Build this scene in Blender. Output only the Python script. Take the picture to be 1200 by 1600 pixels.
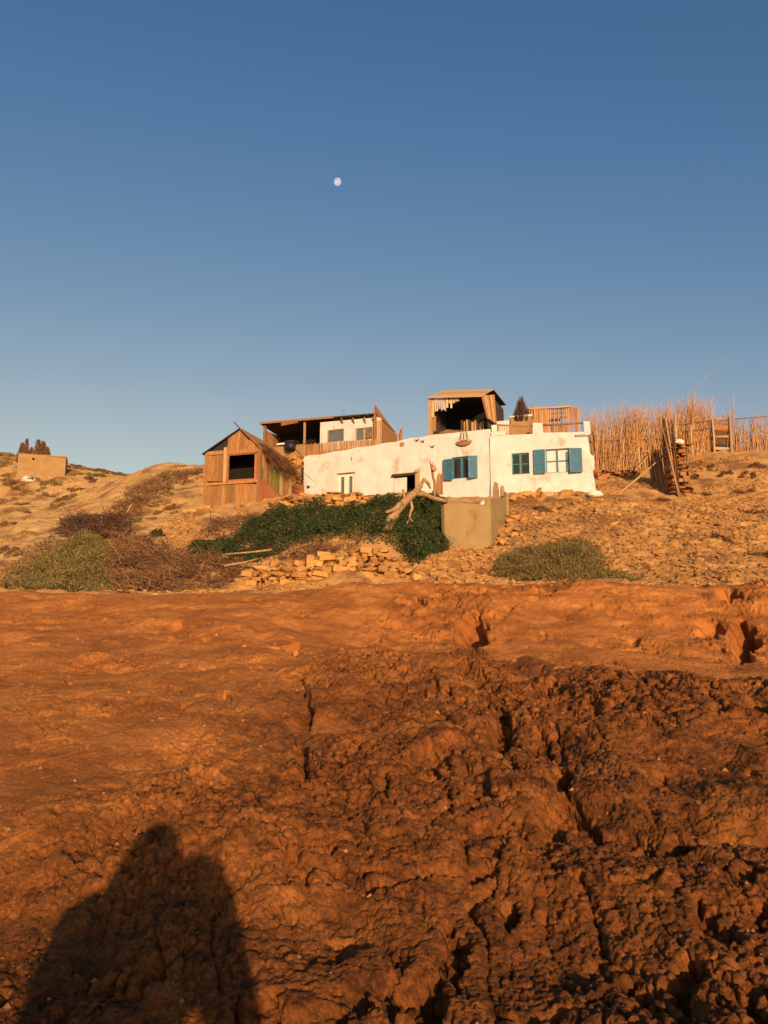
import bpy, bmesh, math, random
import numpy as np
from mathutils import Vector, Matrix, noise as mnoise

random.seed(7); rng = np.random.default_rng(7)
scene = bpy.context.scene
for o in list(bpy.data.objects): bpy.data.objects.remove(o)
COL = scene.collection
R = math.radians

# ------------------------------------------------------------------ camera
F, PITCH = 1250.0, R(10)
CP, SP = math.cos(PITCH), math.sin(PITCH)
cam = bpy.data.cameras.new('camera'); cam_o = bpy.data.objects.new('camera', cam); COL.objects.link(cam_o)
cam.sensor_fit = 'VERTICAL'; cam.sensor_height = 36; cam.sensor_width = 27
cam.lens = F / 1600 * 36; cam.clip_start = 0.1; cam.clip_end = 9000
cam_o.location = (0, 0, 0); cam_o.rotation_euler = (math.pi/2 + PITCH, 0, 0)
scene.camera = cam_o

# ------------------------------------------------------------------ light
SUN_EL, SUN_AZ = R(13.5), R(168)          # azimuth clockwise from +Y
world = bpy.data.worlds.new('World'); scene.world = world; world.use_nodes = True
nt = world.node_tree; bg = nt.nodes['Background']
sky = nt.nodes.new('ShaderNodeTexSky'); sky.sky_type = 'NISHITA'; sky.sun_disc = False
sky.sun_elevation = SUN_EL; sky.sun_rotation = SUN_AZ; sky.altitude = 0
sky.air_density = 1.0; sky.dust_density = 0.6; sky.ozone_density = 1.5
SKY_K = .10                                   # one colour grade over the whole sky (per-channel power curve)
sep = nt.nodes.new('ShaderNodeSeparateColor'); com = nt.nodes.new('ShaderNodeCombineColor'); nt.links.new(sky.outputs[0], sep.inputs[0])
def _m(op, a, b):
    n = nt.nodes.new('ShaderNodeMath'); n.operation = op
    for i, v in enumerate((a, b)):
        if isinstance(v, float): n.inputs[i].default_value = v
        else: nt.links.new(v, n.inputs[i])
    return n.outputs[0]
for ch, (A_, p_, cap) in enumerate(((4.55, .72, 1.6), (1.37, .12, 1.24), (.745, -.42, 1.28))):
    x_ = sep.outputs[ch]; r_ = _m('MINIMUM', _m('MULTIPLY', _m('POWER', _m('MULTIPLY', x_, SKY_K), p_), A_), cap); nt.links.new(_m('MULTIPLY', x_, r_), com.inputs[ch])
nt.links.new(com.outputs[0], bg.inputs[0]); bg.inputs[1].default_value = .082
sl = bpy.data.lights.new('sun', 'SUN'); sun = bpy.data.objects.new('sun', sl); COL.objects.link(sun)
sl.energy = 5.0; sl.angle = R(0.55); sl.color = (1.0, 0.69, 0.40)
TS = Vector((math.sin(SUN_AZ)*math.cos(SUN_EL), math.cos(SUN_AZ)*math.cos(SUN_EL), math.sin(SUN_EL)))
sun.rotation_euler = TS.to_track_quat('Z', 'Y').to_euler(); sun.location = (20, -60, 40)
vs = scene.view_settings; vs.view_transform = 'Standard'; vs.look = 'None'; vs.exposure = 0.29; vs.gamma = 1.0

# ------------------------------------------------------------------ pixel <-> world
def ray(px, py):
    a = (px-600)/F; b = (800-py)/F
    return np.array((a, CP - SP*b, SP + CP*b))
def at(px, py, D):
    r = ray(px, py); return Vector(r*(D/r[1]))
def proj(P):
    P = np.asarray(P, float); x, y, z = P[..., 0], P[..., 1], P[..., 2]
    d = y*CP + z*SP; u = -y*SP + z*CP
    return 600 + F*x/d, 800 - F*u/d
class VP:                                   # a vertical plane through two ground points
    def __init__(s, p0, p1):
        s.p = Vector((p0[0], p0[1])); s.u = (Vector((p1[0], p1[1]))-s.p).normalized(); s.n = Vector((s.u.y, -s.u.x))
        s.L = (Vector((p1[0], p1[1]))-s.p).length
    def hit(s, px, py, o=0.0):
        r = ray(px, py); p = s.p + s.n*o
        t = p.dot(s.n)/(r[0]*s.n.x + r[1]*s.n.y); P = Vector(r*t)
        return (Vector((P.x, P.y))-p).dot(s.u), P.z
    def pt(s, a, z, o=0.0):
        q = s.p + s.u*a + s.n*o; return Vector((q.x, q.y, z))
    def rect(s, x0, x1, y0, y1, o=0.0):     # pixel box -> s0, s1, z0, z1
        a, b = s.hit((x0+x1)/2, y1, o)[1], s.hit((x0+x1)/2, y0, o)[1]
        return s.hit(x0, (y0+y1)/2, o)[0], s.hit(x1, (y0+y1)/2, o)[0], a, b

# ------------------------------------------------------------------ numpy noise
def _h(ix, iy, seed):
    h = (ix.astype(np.int64)*374761393 + iy.astype(np.int64)*668265263 + seed*2147483647) & 0xffffffff
    h = ((h ^ (h >> 13))*1274126177) & 0xffffffff
    h = ((h ^ (h >> 16))*2246822519) & 0xffffffff
    return ((h ^ (h >> 15)) & 0xffffff)/float(0xffffff)
def perlin(x, y, seed=0):
    x0 = np.floor(x); y0 = np.floor(y); fx = x-x0; fy = y-y0
    u = fx*fx*fx*(fx*(fx*6-15)+10); v = fy*fy*fy*(fy*(fy*6-15)+10)
    def g(i, j):
        a = _h(x0+i, y0+j, seed)*2*np.pi
        return np.cos(a)*(fx-i) + np.sin(a)*(fy-j)
    a = g(0, 0)*(1-u)+g(1, 0)*u; b = g(0, 1)*(1-u)+g(1, 1)*u
    return (a*(1-v)+b*v)*1.5
def fbm(x, y, seed=0, oct=4, gain=.5):
    s = 0; a = 1
    for k in range(oct):
        s = s + a*perlin(x*2**k+k*17.3, y*2**k-k*9.1, seed+k); a *= gain
    return s
def worley(x, y, seed=0):
    x0 = np.floor(x); y0 = np.floor(y); f1 = np.full(x.shape, 9.); f2 = np.full(x.shape, 9.); idv = np.zeros(x.shape)
    for i in (-1, 0, 1):
        for j in (-1, 0, 1):
            cx = x0+i; cy = y0+j
            dx = cx+_h(cx, cy, seed)-x; dy = cy+_h(cx, cy, seed+91)-y
            d = np.sqrt(dx*dx+dy*dy); c = d < f1
            f2 = np.where(c, f1, np.minimum(f2, d)); idv = np.where(c, _h(cx, cy, seed+7), idv); f1 = np.where(c, d, f1)
    return f1, f2, idv
def sstep(a, b, x):
    t = np.clip((x-a)/(b-a), 0, 1); return t*t*(3-2*t)
class TPS:
    def __init__(s, pts, lam=0.02):
        P = np.array(pts, float); s.xy = P[:, :2]; n = len(P)
        K = s.k(np.linalg.norm(s.xy[:, None]-s.xy[None], axis=2)) + lam*np.eye(n)
        A = np.zeros((n+3, n+3)); A[:n, :n] = K; A[:n, n] = 1; A[:n, n+1:] = s.xy; A[n, :n] = 1; A[n+1:, :n] = s.xy.T
        s.w = np.linalg.solve(A, np.concatenate([P[:, 2], np.zeros(3)]))
    @staticmethod
    def k(r): return r**2*np.log(r+1e-9)
    def __call__(s, x, y):
        x = np.asarray(x, float); sh = x.shape; q = np.stack([x.ravel(), np.asarray(y, float).ravel()], 1); out = np.empty(len(q))
        for i in range(0, len(q), 40000):
            c = q[i:i+40000]
            out[i:i+40000] = s.k(np.sqrt(((c[:, None]-s.xy[None])**2).sum(2))) @ s.w[:-3] + s.w[-3] + c @ s.w[-2:]
        return out.reshape(sh)

# ------------------------------------------------------------------ materials
def N(nt, t, **kw):
    n = nt.nodes.new(t)
    for k, v in kw.items(): setattr(n, k, v)
    return n
MATS = {}
def mat(name, c1, c2, scale=4, rough=.9, bump=.0, bscale=20, var=0., stretch=(1, 1, 1), c3=None, c3t=(.62, .72), c3s=1.5, spec=.25, leaf=0., detail=5, streak=None):
    m = bpy.data.materials.new(name); m.use_nodes = True; nt = m.node_tree; L = nt.links.new
    c1, c2 = [tuple(.9*v for v in c) for c in (c1, c2)]; c3 = c3 and tuple(.9*v for v in c3); streak = streak and tuple(.9*v for v in streak)
    b = nt.nodes['Principled BSDF']; b.inputs['Roughness'].default_value = rough; b.inputs['Specular IOR Level'].default_value = spec
    tc = N(nt, 'ShaderNodeNewGeometry'); mp = N(nt, 'ShaderNodeMapping'); mp.inputs['Scale'].default_value = stretch
    L(tc.outputs['Position'], mp.inputs[0])
    nz = N(nt, 'ShaderNodeTexNoise'); nz.inputs['Scale'].default_value = scale; nz.inputs['Detail'].default_value = detail; nz.inputs['Roughness'].default_value = .6
    L(mp.outputs[0], nz.inputs[0])
    cr = N(nt, 'ShaderNodeValToRGB'); e = cr.color_ramp.elements
    e[0].position = .33; e[0].color = (*c1, 1); e[1].position = .67; e[1].color = (*c2, 1)
    L(nz.outputs[0], cr.inputs[0]); col = cr.outputs[0]
    if c3:
        n3 = N(nt, 'ShaderNodeTexNoise'); n3.inputs['Scale'].default_value = c3s; n3.inputs['Detail'].default_value = 6; L(mp.outputs[0], n3.inputs[0])
        r3 = N(nt, 'ShaderNodeMapRange', interpolation_type='SMOOTHSTEP'); r3.inputs[1].default_value, r3.inputs[2].default_value = c3t; L(n3.outputs[0], r3.inputs[0])
        mx = N(nt, 'ShaderNodeMix', data_type='RGBA'); L(r3.outputs[0], mx.inputs[0]); L(col, mx.inputs[6]); mx.inputs[7].default_value = (*c3, 1); col = mx.outputs[2]
    if streak:
        m4 = N(nt, 'ShaderNodeMapping'); m4.inputs['Scale'].default_value = (3.2, 3.2, .35); L(tc.outputs['Position'], m4.inputs[0])
        n4 = N(nt, 'ShaderNodeTexNoise'); n4.inputs['Scale'].default_value = 1.3; n4.inputs['Detail'].default_value = 8; n4.inputs['Roughness'].default_value = .7; L(m4.outputs[0], n4.inputs[0])
        r4 = N(nt, 'ShaderNodeMapRange', interpolation_type='SMOOTHSTEP'); r4.inputs[1].default_value, r4.inputs[2].default_value = .54, .80; r4.inputs[4].default_value = .75; L(n4.outputs[0], r4.inputs[0])
        mx = N(nt, 'ShaderNodeMix', data_type='RGBA'); L(r4.outputs[0], mx.inputs[0]); L(col, mx.inputs[6]); mx.inputs[7].default_value = (*streak, 1); col = mx.outputs[2]
    if var:
        oi = N(nt, 'ShaderNodeObjectInfo'); mr = N(nt, 'ShaderNodeMapRange'); mr.inputs[3].default_value = 1-var; mr.inputs[4].default_value = 1+var
        L(oi.outputs['Random'], mr.inputs[0]); hs = N(nt, 'ShaderNodeHueSaturation'); L(mr.outputs[0], hs.inputs['Value']); L(col, hs.inputs['Color']); col = hs.outputs[0]
    if leaf:                               # per-leaf tone from the random-per-island value
        ge = N(nt, 'ShaderNodeNewGeometry'); mr = N(nt, 'ShaderNodeMapRange'); mr.inputs[3].default_value = 1-leaf; mr.inputs[4].default_value = 1+leaf
        L(ge.outputs['Random Per Island'], mr.inputs[0]); hs = N(nt, 'ShaderNodeHueSaturation'); L(mr.outputs[0], hs.inputs['Value']); L(col, hs.inputs['Color']); col = hs.outputs[0]
    L(col, b.inputs['Base Color'])
    if bump:
        n2 = N(nt, 'ShaderNodeTexNoise'); n2.inputs['Scale'].default_value = bscale; n2.inputs['Detail'].default_value = 6; L(mp.outputs[0], n2.inputs[0])
        bp = N(nt, 'ShaderNodeBump'); bp.inputs['Strength'].default_value = bump; bp.inputs['Distance'].default_value = .05
        L(n2.outputs[0], bp.inputs['Height']); L(bp.outputs[0], b.inputs['Normal'])
    MATS[name] = m; return m
mat('hill', (.43, .215, .070), (.61, .325, .112), .9, 1, 1., 9, c3=(.26, .118, .038), c3s=.6, c3t=(.5, .62))
mat('grit', (.22, .085, .025), (.48, .2, .06), 3, .95, leaf=.4)
_t = MATS['hill'].node_tree; _b = _t.nodes['Principled BSDF']; _src = _b.inputs['Base Color'].links[0].from_socket      # paler yellow sand towards the gully
_at = N(_t, 'ShaderNodeAttribute', attribute_name='pale'); _hs = N(_t, 'ShaderNodeMix', data_type='RGBA', blend_type='MULTIPLY'); _t.links.new(_at.outputs['Fac'], _hs.inputs[0]); _t.links.new(_src, _hs.inputs[6]); _hs.inputs[7].default_value = (1.12, 1.30, 1.45, 1); _t.links.new(_hs.outputs[2], _b.inputs['Base Color'])
mat('wood_bleached', (.52, .36, .19), (.66, .48, .28), 5, .85, .3, 9, var=.2, stretch=(5, 5, .5))
mat('sheet', (.34, .2, .1), (.42, .26, .13), .3, 1, .3, 3)
mat('stone', (.36, .17, .052), (.55, .28, .09), 6, .95, .8, 14, var=.28)
mat('stone_pale', (.42, .26, .12), (.54, .36, .18), 5, .95, .4, 14, var=.15)
mat('stone_red', (.28, .12, .045), (.40, .18, .07), 5, .95, .5, 14, var=.25)
mat('plaster', (.58, .545, .51), (.68, .65, .625), 1.6, .95, .6, 4, c3=(.46, .37, .27), c3s=1.1, c3t=(.57, .74), streak=(.40, .31, .22))
mat('whitestone', (.62, .57, .48), (.72, .67, .58), 3, .9, .3, 9)
mat('adobe', (.31, .175, .072), (.38, .225, .1), 2.5, 1, .5, 9, c3=(.34, .2, .09), c3s=1.4)
mat('concrete', (.31, .205, .09), (.37, .25, .115), 1.8, .95, .25, 12, c3=(.21, .135, .062), c3s=1.6, c3t=(.5, .72), streak=(.2, .13, .06))
mat('wood', (.26, .115, .04), (.42, .20, .075), 5, .85, .35, 9, var=.25, stretch=(5, 5, .5))
mat('wood_pale', (.40, .24, .11), (.52, .33, .165), 5, .85, .3, 9, var=.18, stretch=(5, 5, .5))
mat('wood_red', (.34, .11, .045), (.42, .16, .06), 5, .85, .3, 9, var=.15, stretch=(2, 2, 1))
mat('wood_dark', (.05, .03, .018), (.10, .06, .035), 5, .9, .3, 9, var=.3, stretch=(4, 4, .6))
mat('driftwood', (.26, .14, .06), (.52, .32, .16), 9, .8, .6, 22, stretch=(1, 1, .35))
mat('reed', (.38, .18, .07), (.54, .29, .12), 3, .85, 0, var=.35, stretch=(4, 4, .4))
mat('reeds_far', (.32, .15, .058), (.52, .28, .115), 3, .85, 0, stretch=(6, 6, .3), leaf=.4)
mat('leaf_green', (.019, .034, .006), (.042, .064, .011), 2.2, .7, leaf=.6, spec=.3)
mat('leaf_olive', (.145, .115, .034), (.22, .165, .052), 2.2, .9, leaf=.4)
mat('leaf_brown', (.13, .06, .025), (.22, .11, .045), 2.2, .9, leaf=.45)
mat('leaf_dusty', (.22, .125, .05), (.32, .19, .08), 2.2, .9, leaf=.4)
mat('twig', (.10, .045, .02), (.25, .125, .06), 2, .9, leaf=.5)
mat('twig_dark', (.045, .022, .014), (.09, .045, .026), 2, .9, leaf=.4)
mat('blue_paint', (.045, .135, .215), (.065, .175, .26), 4, .6, .25, 16, var=.08, c3=(.12, .26, .30), c3s=6, c3t=(.62, .75))
mat('teal_paint', (.05, .19, .18), (.075, .235, .21), 4, .6, .25, 16, var=.08, c3=(.20, .28, .22), c3s=6)
mat('white_paint', (.70, .62, .50), (.80, .73, .6), 6, .7, .1, 20)
mat('green_paint', (.08, .17, .02), (.13, .24, .035), 9, .8, .2, 20)
mat('curtain', (.72, .70, .68), (.8, .78, .76), 5, .95, .2, 12)
mat('glass_dark', (.022, .018, .014), (.035, .028, .02), 3, .12, 0, spec=.5)
mat('glass_grey', (.10, .11, .11), (.15, .15, .14), 3, .15, 0, spec=.5)
mat('interior_shade', (.012, .009, .007), (.02, .014, .01), 3, 1)  # near-black colour stands in for the shade inside openings
mat('black_plastic', (.012, .014, .018), (.02, .022, .027), 4, .5)
mat('tarp', (.02, .018, .018), (.035, .03, .028), 4, .7, .3, 10)
mat('sackcloth', (.20, .10, .045), (.28, .15, .07), 5, .95, .4, 14)
mat('clay', (.55, .22, .11), (.62, .27, .14), 6, .8, .1, 12)
mat('metal', (.20, .17, .14), (.26, .22, .18), 6, .5, .1, 12)
mat('cloth_dark', (.03, .035, .045), (.045, .05, .06), 8, .95, .3, 30)
mat('cloth_denim', (.03, .05, .09), (.045, .07, .12), 8, .95, .3, 30)
mat('skin', (.42, .25, .17), (.46, .28, .19), 8, .6)
mat('hair', (.02, .013, .01), (.035, .022, .015), 20, .7)
def glass_clear():
    m = bpy.data.materials.new('glass_clear'); m.use_nodes = True; nt = m.node_tree; nt.nodes.clear()
    o = N(nt, 'ShaderNodeOutputMaterial'); a = N(nt, 'ShaderNodeBsdfTransparent'); g = N(nt, 'ShaderNodeBsdfGlossy'); g.inputs['Roughness'].default_value = .05
    x = N(nt, 'ShaderNodeMixShader'); x.inputs[0].default_value = .08
    nt.links.new(a.outputs[0], x.inputs[1]); nt.links.new(g.outputs[0], x.inputs[2]); nt.links.new(x.outputs[0], o.inputs[0]); MATS['glass_clear'] = m
glass_clear()
def moon_mat():                            # sunlit sphere seen through the bright air of the day sky
    m = bpy.data.materials.new('moon'); m.use_nodes = True; nt = m.node_tree; nt.nodes.clear(); L = nt.links.new
    o = N(nt, 'ShaderNodeOutputMaterial'); a = N(nt, 'ShaderNodeBsdfTransparent'); d = N(nt, 'ShaderNodeBsdfDiffuse')
    tc = N(nt, 'ShaderNodeTexCoord'); nz = N(nt, 'ShaderNodeTexNoise'); nz.inputs['Scale'].default_value = .06; L(tc.outputs['Object'], nz.inputs[0])
    cr = N(nt, 'ShaderNodeValToRGB'); e = cr.color_ramp.elements; e[0].position = .4; e[0].color = (.13, .15, .20, 1); e[1].position = .6; e[1].color = (.18, .205, .265, 1)
    L(nz.outputs[0], cr.inputs[0]); L(cr.outputs[0], d.inputs[0])
    s = N(nt, 'ShaderNodeAddShader'); L(a.outputs[0], s.inputs[0]); L(d.outputs[0], s.inputs[1]); L(s.outputs[0], o.inputs[0]); MATS['moon'] = m
moon_mat()
def rock_mat():
    m = bpy.data.materials.new('rock'); m.use_nodes = True; nt = m.node_tree; L = nt.links.new
    b = nt.nodes['Principled BSDF']; b.inputs['Specular IOR Level'].default_value = .12
    g = N(nt, 'ShaderNodeNewGeometry')
    def noise(sc, det=6, ro=.6):
        n = N(nt, 'ShaderNodeTexNoise'); n.inputs['Scale'].default_value = sc; n.inputs['Detail'].default_value = det; n.inputs['Roughness'].default_value = ro
        L(g.outputs['Position'], n.inputs[0]); return n.outputs[0]
    def ramp(src, a, ca, c, cc):
        r = N(nt, 'ShaderNodeValToRGB'); e = r.color_ramp.elements; e[0].position = a; e[0].color = (*ca, 1); e[1].position = c; e[1].color = (*cc, 1); L(src, r.inputs[0]); return r.outputs[0]
    base = ramp(noise(1.3), .34, (.42, .142, .032), .68, (.75, .285, .070))
    fine = ramp(noise(55, 8, .8), .36, (.42, .40, .38), .62, (1.25, 1.25, 1.25))
    mul = N(nt, 'ShaderNodeMix', data_type='RGBA', blend_type='MULTIPLY'); mul.inputs[0].default_value = .8; L(base, mul.inputs[6]); L(fine, mul.inputs[7])
    dk0 = ramp(noise(9, 8, .78), .36, (.075, .028, .010), .66, (.43, .138, .032))
    dkm = N(nt, 'ShaderNodeMix', data_type='RGBA', blend_type='MULTIPLY'); dkm.inputs[0].default_value = .8; L(dk0, dkm.inputs[6]); L(fine, dkm.inputs[7]); dk = dkm.outputs[2]   # wet, algae-stained rock; also carries the painted vignette
    at_ = N(nt, 'ShaderNodeAttribute', attribute_name='stain_vignette')
    ad = N(nt, 'ShaderNodeMath', operation='ADD'); L(at_.outputs['Fac'], ad.inputs[0])
    pn = N(nt, 'ShaderNodeMapRange'); pn.inputs[1].default_value = .3; pn.inputs[2].default_value = .7; pn.inputs[3].default_value = -.42; pn.inputs[4].default_value = .42; L(noise(2.2, 9, .72), pn.inputs[0])
    L(pn.outputs[0], ad.inputs[1])
    cl = N(nt, 'ShaderNodeClamp'); L(ad.outputs[0], cl.inputs[0])
    mx = N(nt, 'ShaderNodeMix', data_type='RGBA'); L(cl.outputs[0], mx.inputs[0]); L(mul.outputs[2], mx.inputs[6]); L(dk, mx.inputs[7])
    L(mx.outputs[2], b.inputs['Base Color'])
    rr = N(nt, 'ShaderNodeMapRange'); rr.inputs[3].default_value = .97; rr.inputs[4].default_value = .92; L(cl.outputs[0], rr.inputs[0]); L(rr.outputs[0], b.inputs['Roughness'])
    bp = N(nt, 'ShaderNodeBump'); bp.inputs['Strength'].default_value = 1.; bp.inputs['Distance'].default_value = .02; L(noise(60, 8, .75), bp.inputs['Height']); L(bp.outputs[0], b.inputs['Normal'])
    MATS['rock'] = m
rock_mat()

# ------------------------------------------------------------------ objects
ORG = {}
def tag(o, label=None, cat=None, group=None, kind=None):
    if label: o['label'] = label
    if cat: o['category'] = cat
    if group: o['group'] = group
    if kind: o['kind'] = kind
    return o
def thing(name, label, cat, loc=(0, 0, 0), group=None):
    o = bpy.data.objects.new(name, None); COL.objects.link(o); o.location = loc; o.empty_display_size = .2
    ORG[o.name] = Vector(loc); return tag(o, label, cat, group)
def fast_mesh(name, V, Fc, smooth=False):
    V = np.asarray(V, np.float32); Fc = np.asarray(Fc, np.int32); me = bpy.data.meshes.new(name)
    me.vertices.add(len(V)); me.vertices.foreach_set('co', V.ravel())
    k = Fc.shape[1]; me.loops.add(Fc.size); me.loops.foreach_set('vertex_index', Fc.ravel())
    me.polygons.add(len(Fc)); me.polygons.foreach_set('loop_start', np.arange(0, Fc.size, k, dtype=np.int32))
    try: me.polygons.foreach_set('loop_total', np.full(len(Fc), k, np.int32))
    except Exception: pass
    me.update(calc_edges=True); me.validate()
    me.polygons.foreach_set('use_smooth', np.full(len(me.polygons), smooth)); return me
def link(name, me, m, parent=None, loc=None):
    """mesh whose vertices are in world space (or around loc when it has its own place)"""
    o = bpy.data.objects.new(name, me); COL.objects.link(o)
    if m and not me.materials: me.materials.append(MATS[m])
    if parent is not None:
        o.parent = parent; po = ORG[parent.name]
        if loc is None: me.transform(Matrix.Translation(-po)); ORG[o.name] = po
        else: o.location = Vector(loc)-po; ORG[o.name] = Vector(loc)
    else:
        if loc is not None: o.location = loc
        ORG[o.name] = Vector(loc) if loc is not None else Vector((0, 0, 0))
    return o
class MB:
    def __init__(s): s.v = []; s.f = []
    def add(s, V, Fs):
        n = len(s.v); s.v += [tuple(p) for p in V]; s.f += [tuple(i+n for i in f) for f in Fs]; return s
    def hexa(s, P): return s.add(P, [(0, 3, 2, 1), (4, 5, 6, 7), (0, 1, 5, 4), (1, 2, 6, 5), (2, 3, 7, 6), (3, 0, 4, 7)])
    def pbox(s, pl, s0, s1, z0, z1, o0, o1, j=0.):
        P = [pl.pt(a, z, o) for z in (z0, z1) for a, o in ((s0, o1), (s1, o1), (s1, o0), (s0, o0))]
        if j: P = [p+Vector((random.uniform(-j, j), random.uniform(-j, j), random.uniform(-j, j))) for p in P]
        return s.hexa(P)
    def tube(s, pts, rad, n=6, jit=0.):
        pts = [Vector(p) for p in pts]
        if not hasattr(rad, '__len__'): rad = [rad]*len(pts)
        V = []; Fs = []
        for i, p in enumerate(pts):
            t = (pts[min(i+1, len(pts)-1)]-pts[max(i-1, 0)]).normalized()
            a = t.cross(Vector((.31, .2, .93)) if abs(t.z) < .9 else Vector((1, .1, 0))).normalized(); b = t.cross(a)
            for k in range(n):
                th = 2*math.pi*k/n; V.append(p+(a*math.cos(th)+b*math.sin(th))*rad[i]*(1+random.uniform(-jit, jit)))
        for i in range(len(pts)-1):
            for k in range(n): Fs.append((i*n+k, i*n+(k+1) % n, (i+1)*n+(k+1) % n, (i+1)*n+k))
        Fs.append(tuple(range(n))[::-1]); Fs.append(tuple((len(pts)-1)*n+k for k in range(n)))
        return s.add(V, Fs)
    def mesh(s, name):
        me = bpy.data.meshes.new(name); me.from_pydata(s.v, [], s.f); me.update(); return me
    def build(s, name, m, parent=None, smooth=False, bevel=0.):
        me = s.mesh(name)
        bm = bmesh.new(); bm.from_mesh(me)
        if bevel: bmesh.ops.bevel(bm, geom=bm.edges[:], offset=bevel, segments=1, affect='EDGES')
        bmesh.ops.recalc_face_normals(bm, faces=bm.faces[:]); bm.to_mesh(me); bm.free()
        if smooth: me.polygons.foreach_set('use_smooth', [True]*len(me.polygons))
        return link(name, me, m, parent)
def pbox(name, m, parent, pl, s0, s1, z0, z1, o0, o1, j=.0, bevel=0.):
    return MB().pbox(pl, s0, s1, z0, z1, o0, o1, j).build(name, m, parent, bevel=bevel)
def pxbox(name, m, parent, pl, x0, x1, y0, y1, o0, o1, j=.0, bevel=0.):
    a = pl.rect(x0, x1, y0, y1, o1); return pbox(name, m, parent, pl, *a, o0, o1, j, bevel)
def tubes(paths, radii, sides=3):
    """many tubes at once: paths (N,K,3), radii (N,K)"""
    n, K, _ = paths.shape; t = np.gradient(paths, axis=1); t /= np.linalg.norm(t, axis=2, keepdims=True)+1e-9
    ref = np.where(np.abs(t[..., 2:3]) > .8, np.array([1., .2, 0]), np.array([.1, .2, 1.]))
    a = np.cross(t, ref); a /= np.linalg.norm(a, axis=2, keepdims=True)+1e-9; b = np.cross(t, a)
    th = np.arange(sides)*2*np.pi/sides
    V = paths[:, :, None]+radii[:, :, None, None]*(a[:, :, None]*np.cos(th)[:, None]+b[:, :, None]*np.sin(th)[:, None])
    base = (np.arange(n)*K*sides)[:, None, None]; i = np.arange(K-1)[None, :, None]*sides; k = np.arange(sides)[None, None]; k2 = (k+1) % sides
    Q = np.stack([base+i+k, base+i+k2, base+i+sides+k2, base+i+sides+k], -1).reshape(-1, 4)
    return V.reshape(-1, 3), Q
def leaves(C, size, up=None, asp=.5):
    """diamond leaves at centres C with random directions"""
    n = len(C); d = rng.normal(size=(n, 3)); 
    if up is not None: d = d*.7+up
    d /= np.linalg.norm(d, axis=1, keepdims=True); w = np.cross(d, rng.normal(size=(n, 3))); w /= np.linalg.norm(w, axis=1, keepdims=True)+1e-9
    nn = np.cross(d, w); L = (size*(.6+.8*rng.random(n)))[:, None]
    V = np.stack([C-d*L*.5, C+w*L*asp*.5+nn*L*.08, C+d*L*.5, C-w*L*asp*.5+nn*L*.08], 1).reshape(-1, 3)
    return V, np.arange(4*n).reshape(-1, 4)

# ================================================================== STRUCTURE
# ---- foreground rock base from control points (pixel column, pixel row, distance)
RC = []
for x in (-250, 0, 300, 600, 900, 1200, 1450):
    for y, D in ((1600, 2.15), (1450, 2.75), (1345, 3.15), (1250, 3.9), (1150, 5.2), (1095, 6.4)): RC.append(tuple(at(x, y, D)))
for x in (-300, 0, 150, 300, 430):
    for y, D in ((1050, 8.3), (1012, 10.2), (965, 13.2), (928, 16.4)): RC.append(tuple(at(x, y, D)))
for x, yc, Dc in ((560, 1012, 9.6), (700, 1020, 9.2), (850, 1032, 8.6), (1010, 1044, 8.0), (1200, 1068, 7.3), (1450, 1085, 6.8)):
    RC += [tuple(at(x, yc, Dc)), tuple(at(x, yc+16, Dc+1.2)), tuple(at(x, yc-2, Dc+2.6)), tuple(at(x, (yc+915)/2, 13.8)), tuple(at(x, 913, 16.6))]
for x in (-9, -5, 0, 5, 9): RC.append((x*1.3, 18.8, 1.1))
for x in (-2.5, 0, 2.5): RC += [(x, 1.2, -1.22), (x, 0, -1.44), (x, -1.5, -1.52), (x, -3, -1.55)]
rock_tps = TPS(RC, .05)

NC, NR1, NR0 = 1000, 860, 50
yy = np.concatenate([np.linspace(-3, 1.7, NR0, endpoint=False), 1.7*(18.6/1.7)**np.linspace(0, 1, NR1)])
ww = np.maximum(2.2, .62*yy+.95); uu = np.linspace(-1, 1, NC)
X = uu[None]*ww[:, None]; Y = np.repeat(yy[:, None], NC, 1)
# thin-plate surface on a coarse lattice, then sampled bilinearly
gx = np.linspace(-13.5, 13.5, 160); gy = np.linspace(-3.2, 19, 240); GZ = rock_tps(*np.meshgrid(gx, gy))
def bil(x, y):
    fx = np.clip((x-gx[0])/(gx[1]-gx[0]), 0, len(gx)-1.001); fy = np.clip((y-gy[0])/(gy[1]-gy[0]), 0, len(gy)-1.001)
    i = fx.astype(int); j = fy.astype(int); a = fx-i; b = fy-j
    return (GZ[j, i]*(1-a)+GZ[j, i+1]*a)*(1-b)+(GZ[j+1, i]*(1-a)+GZ[j+1, i+1]*a)*b
Zb = bil(X, Y)
PXc, PYc = proj(np.stack([X, np.maximum(Y, .8), Zb], -1))
Ys = .5*Y+.35*Zb                             # beds lie longer up the slope than across it
wx = X+.25*fbm(X*1.1, Ys*1.1, 3, 3); wy = Ys+.2*fbm(X*1.1+40, Ys*1.1, 5, 3)
far = sstep(8.6, 10.4, Y+.35*fbm(X*.5, Y*.5, 8, 2))
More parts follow.
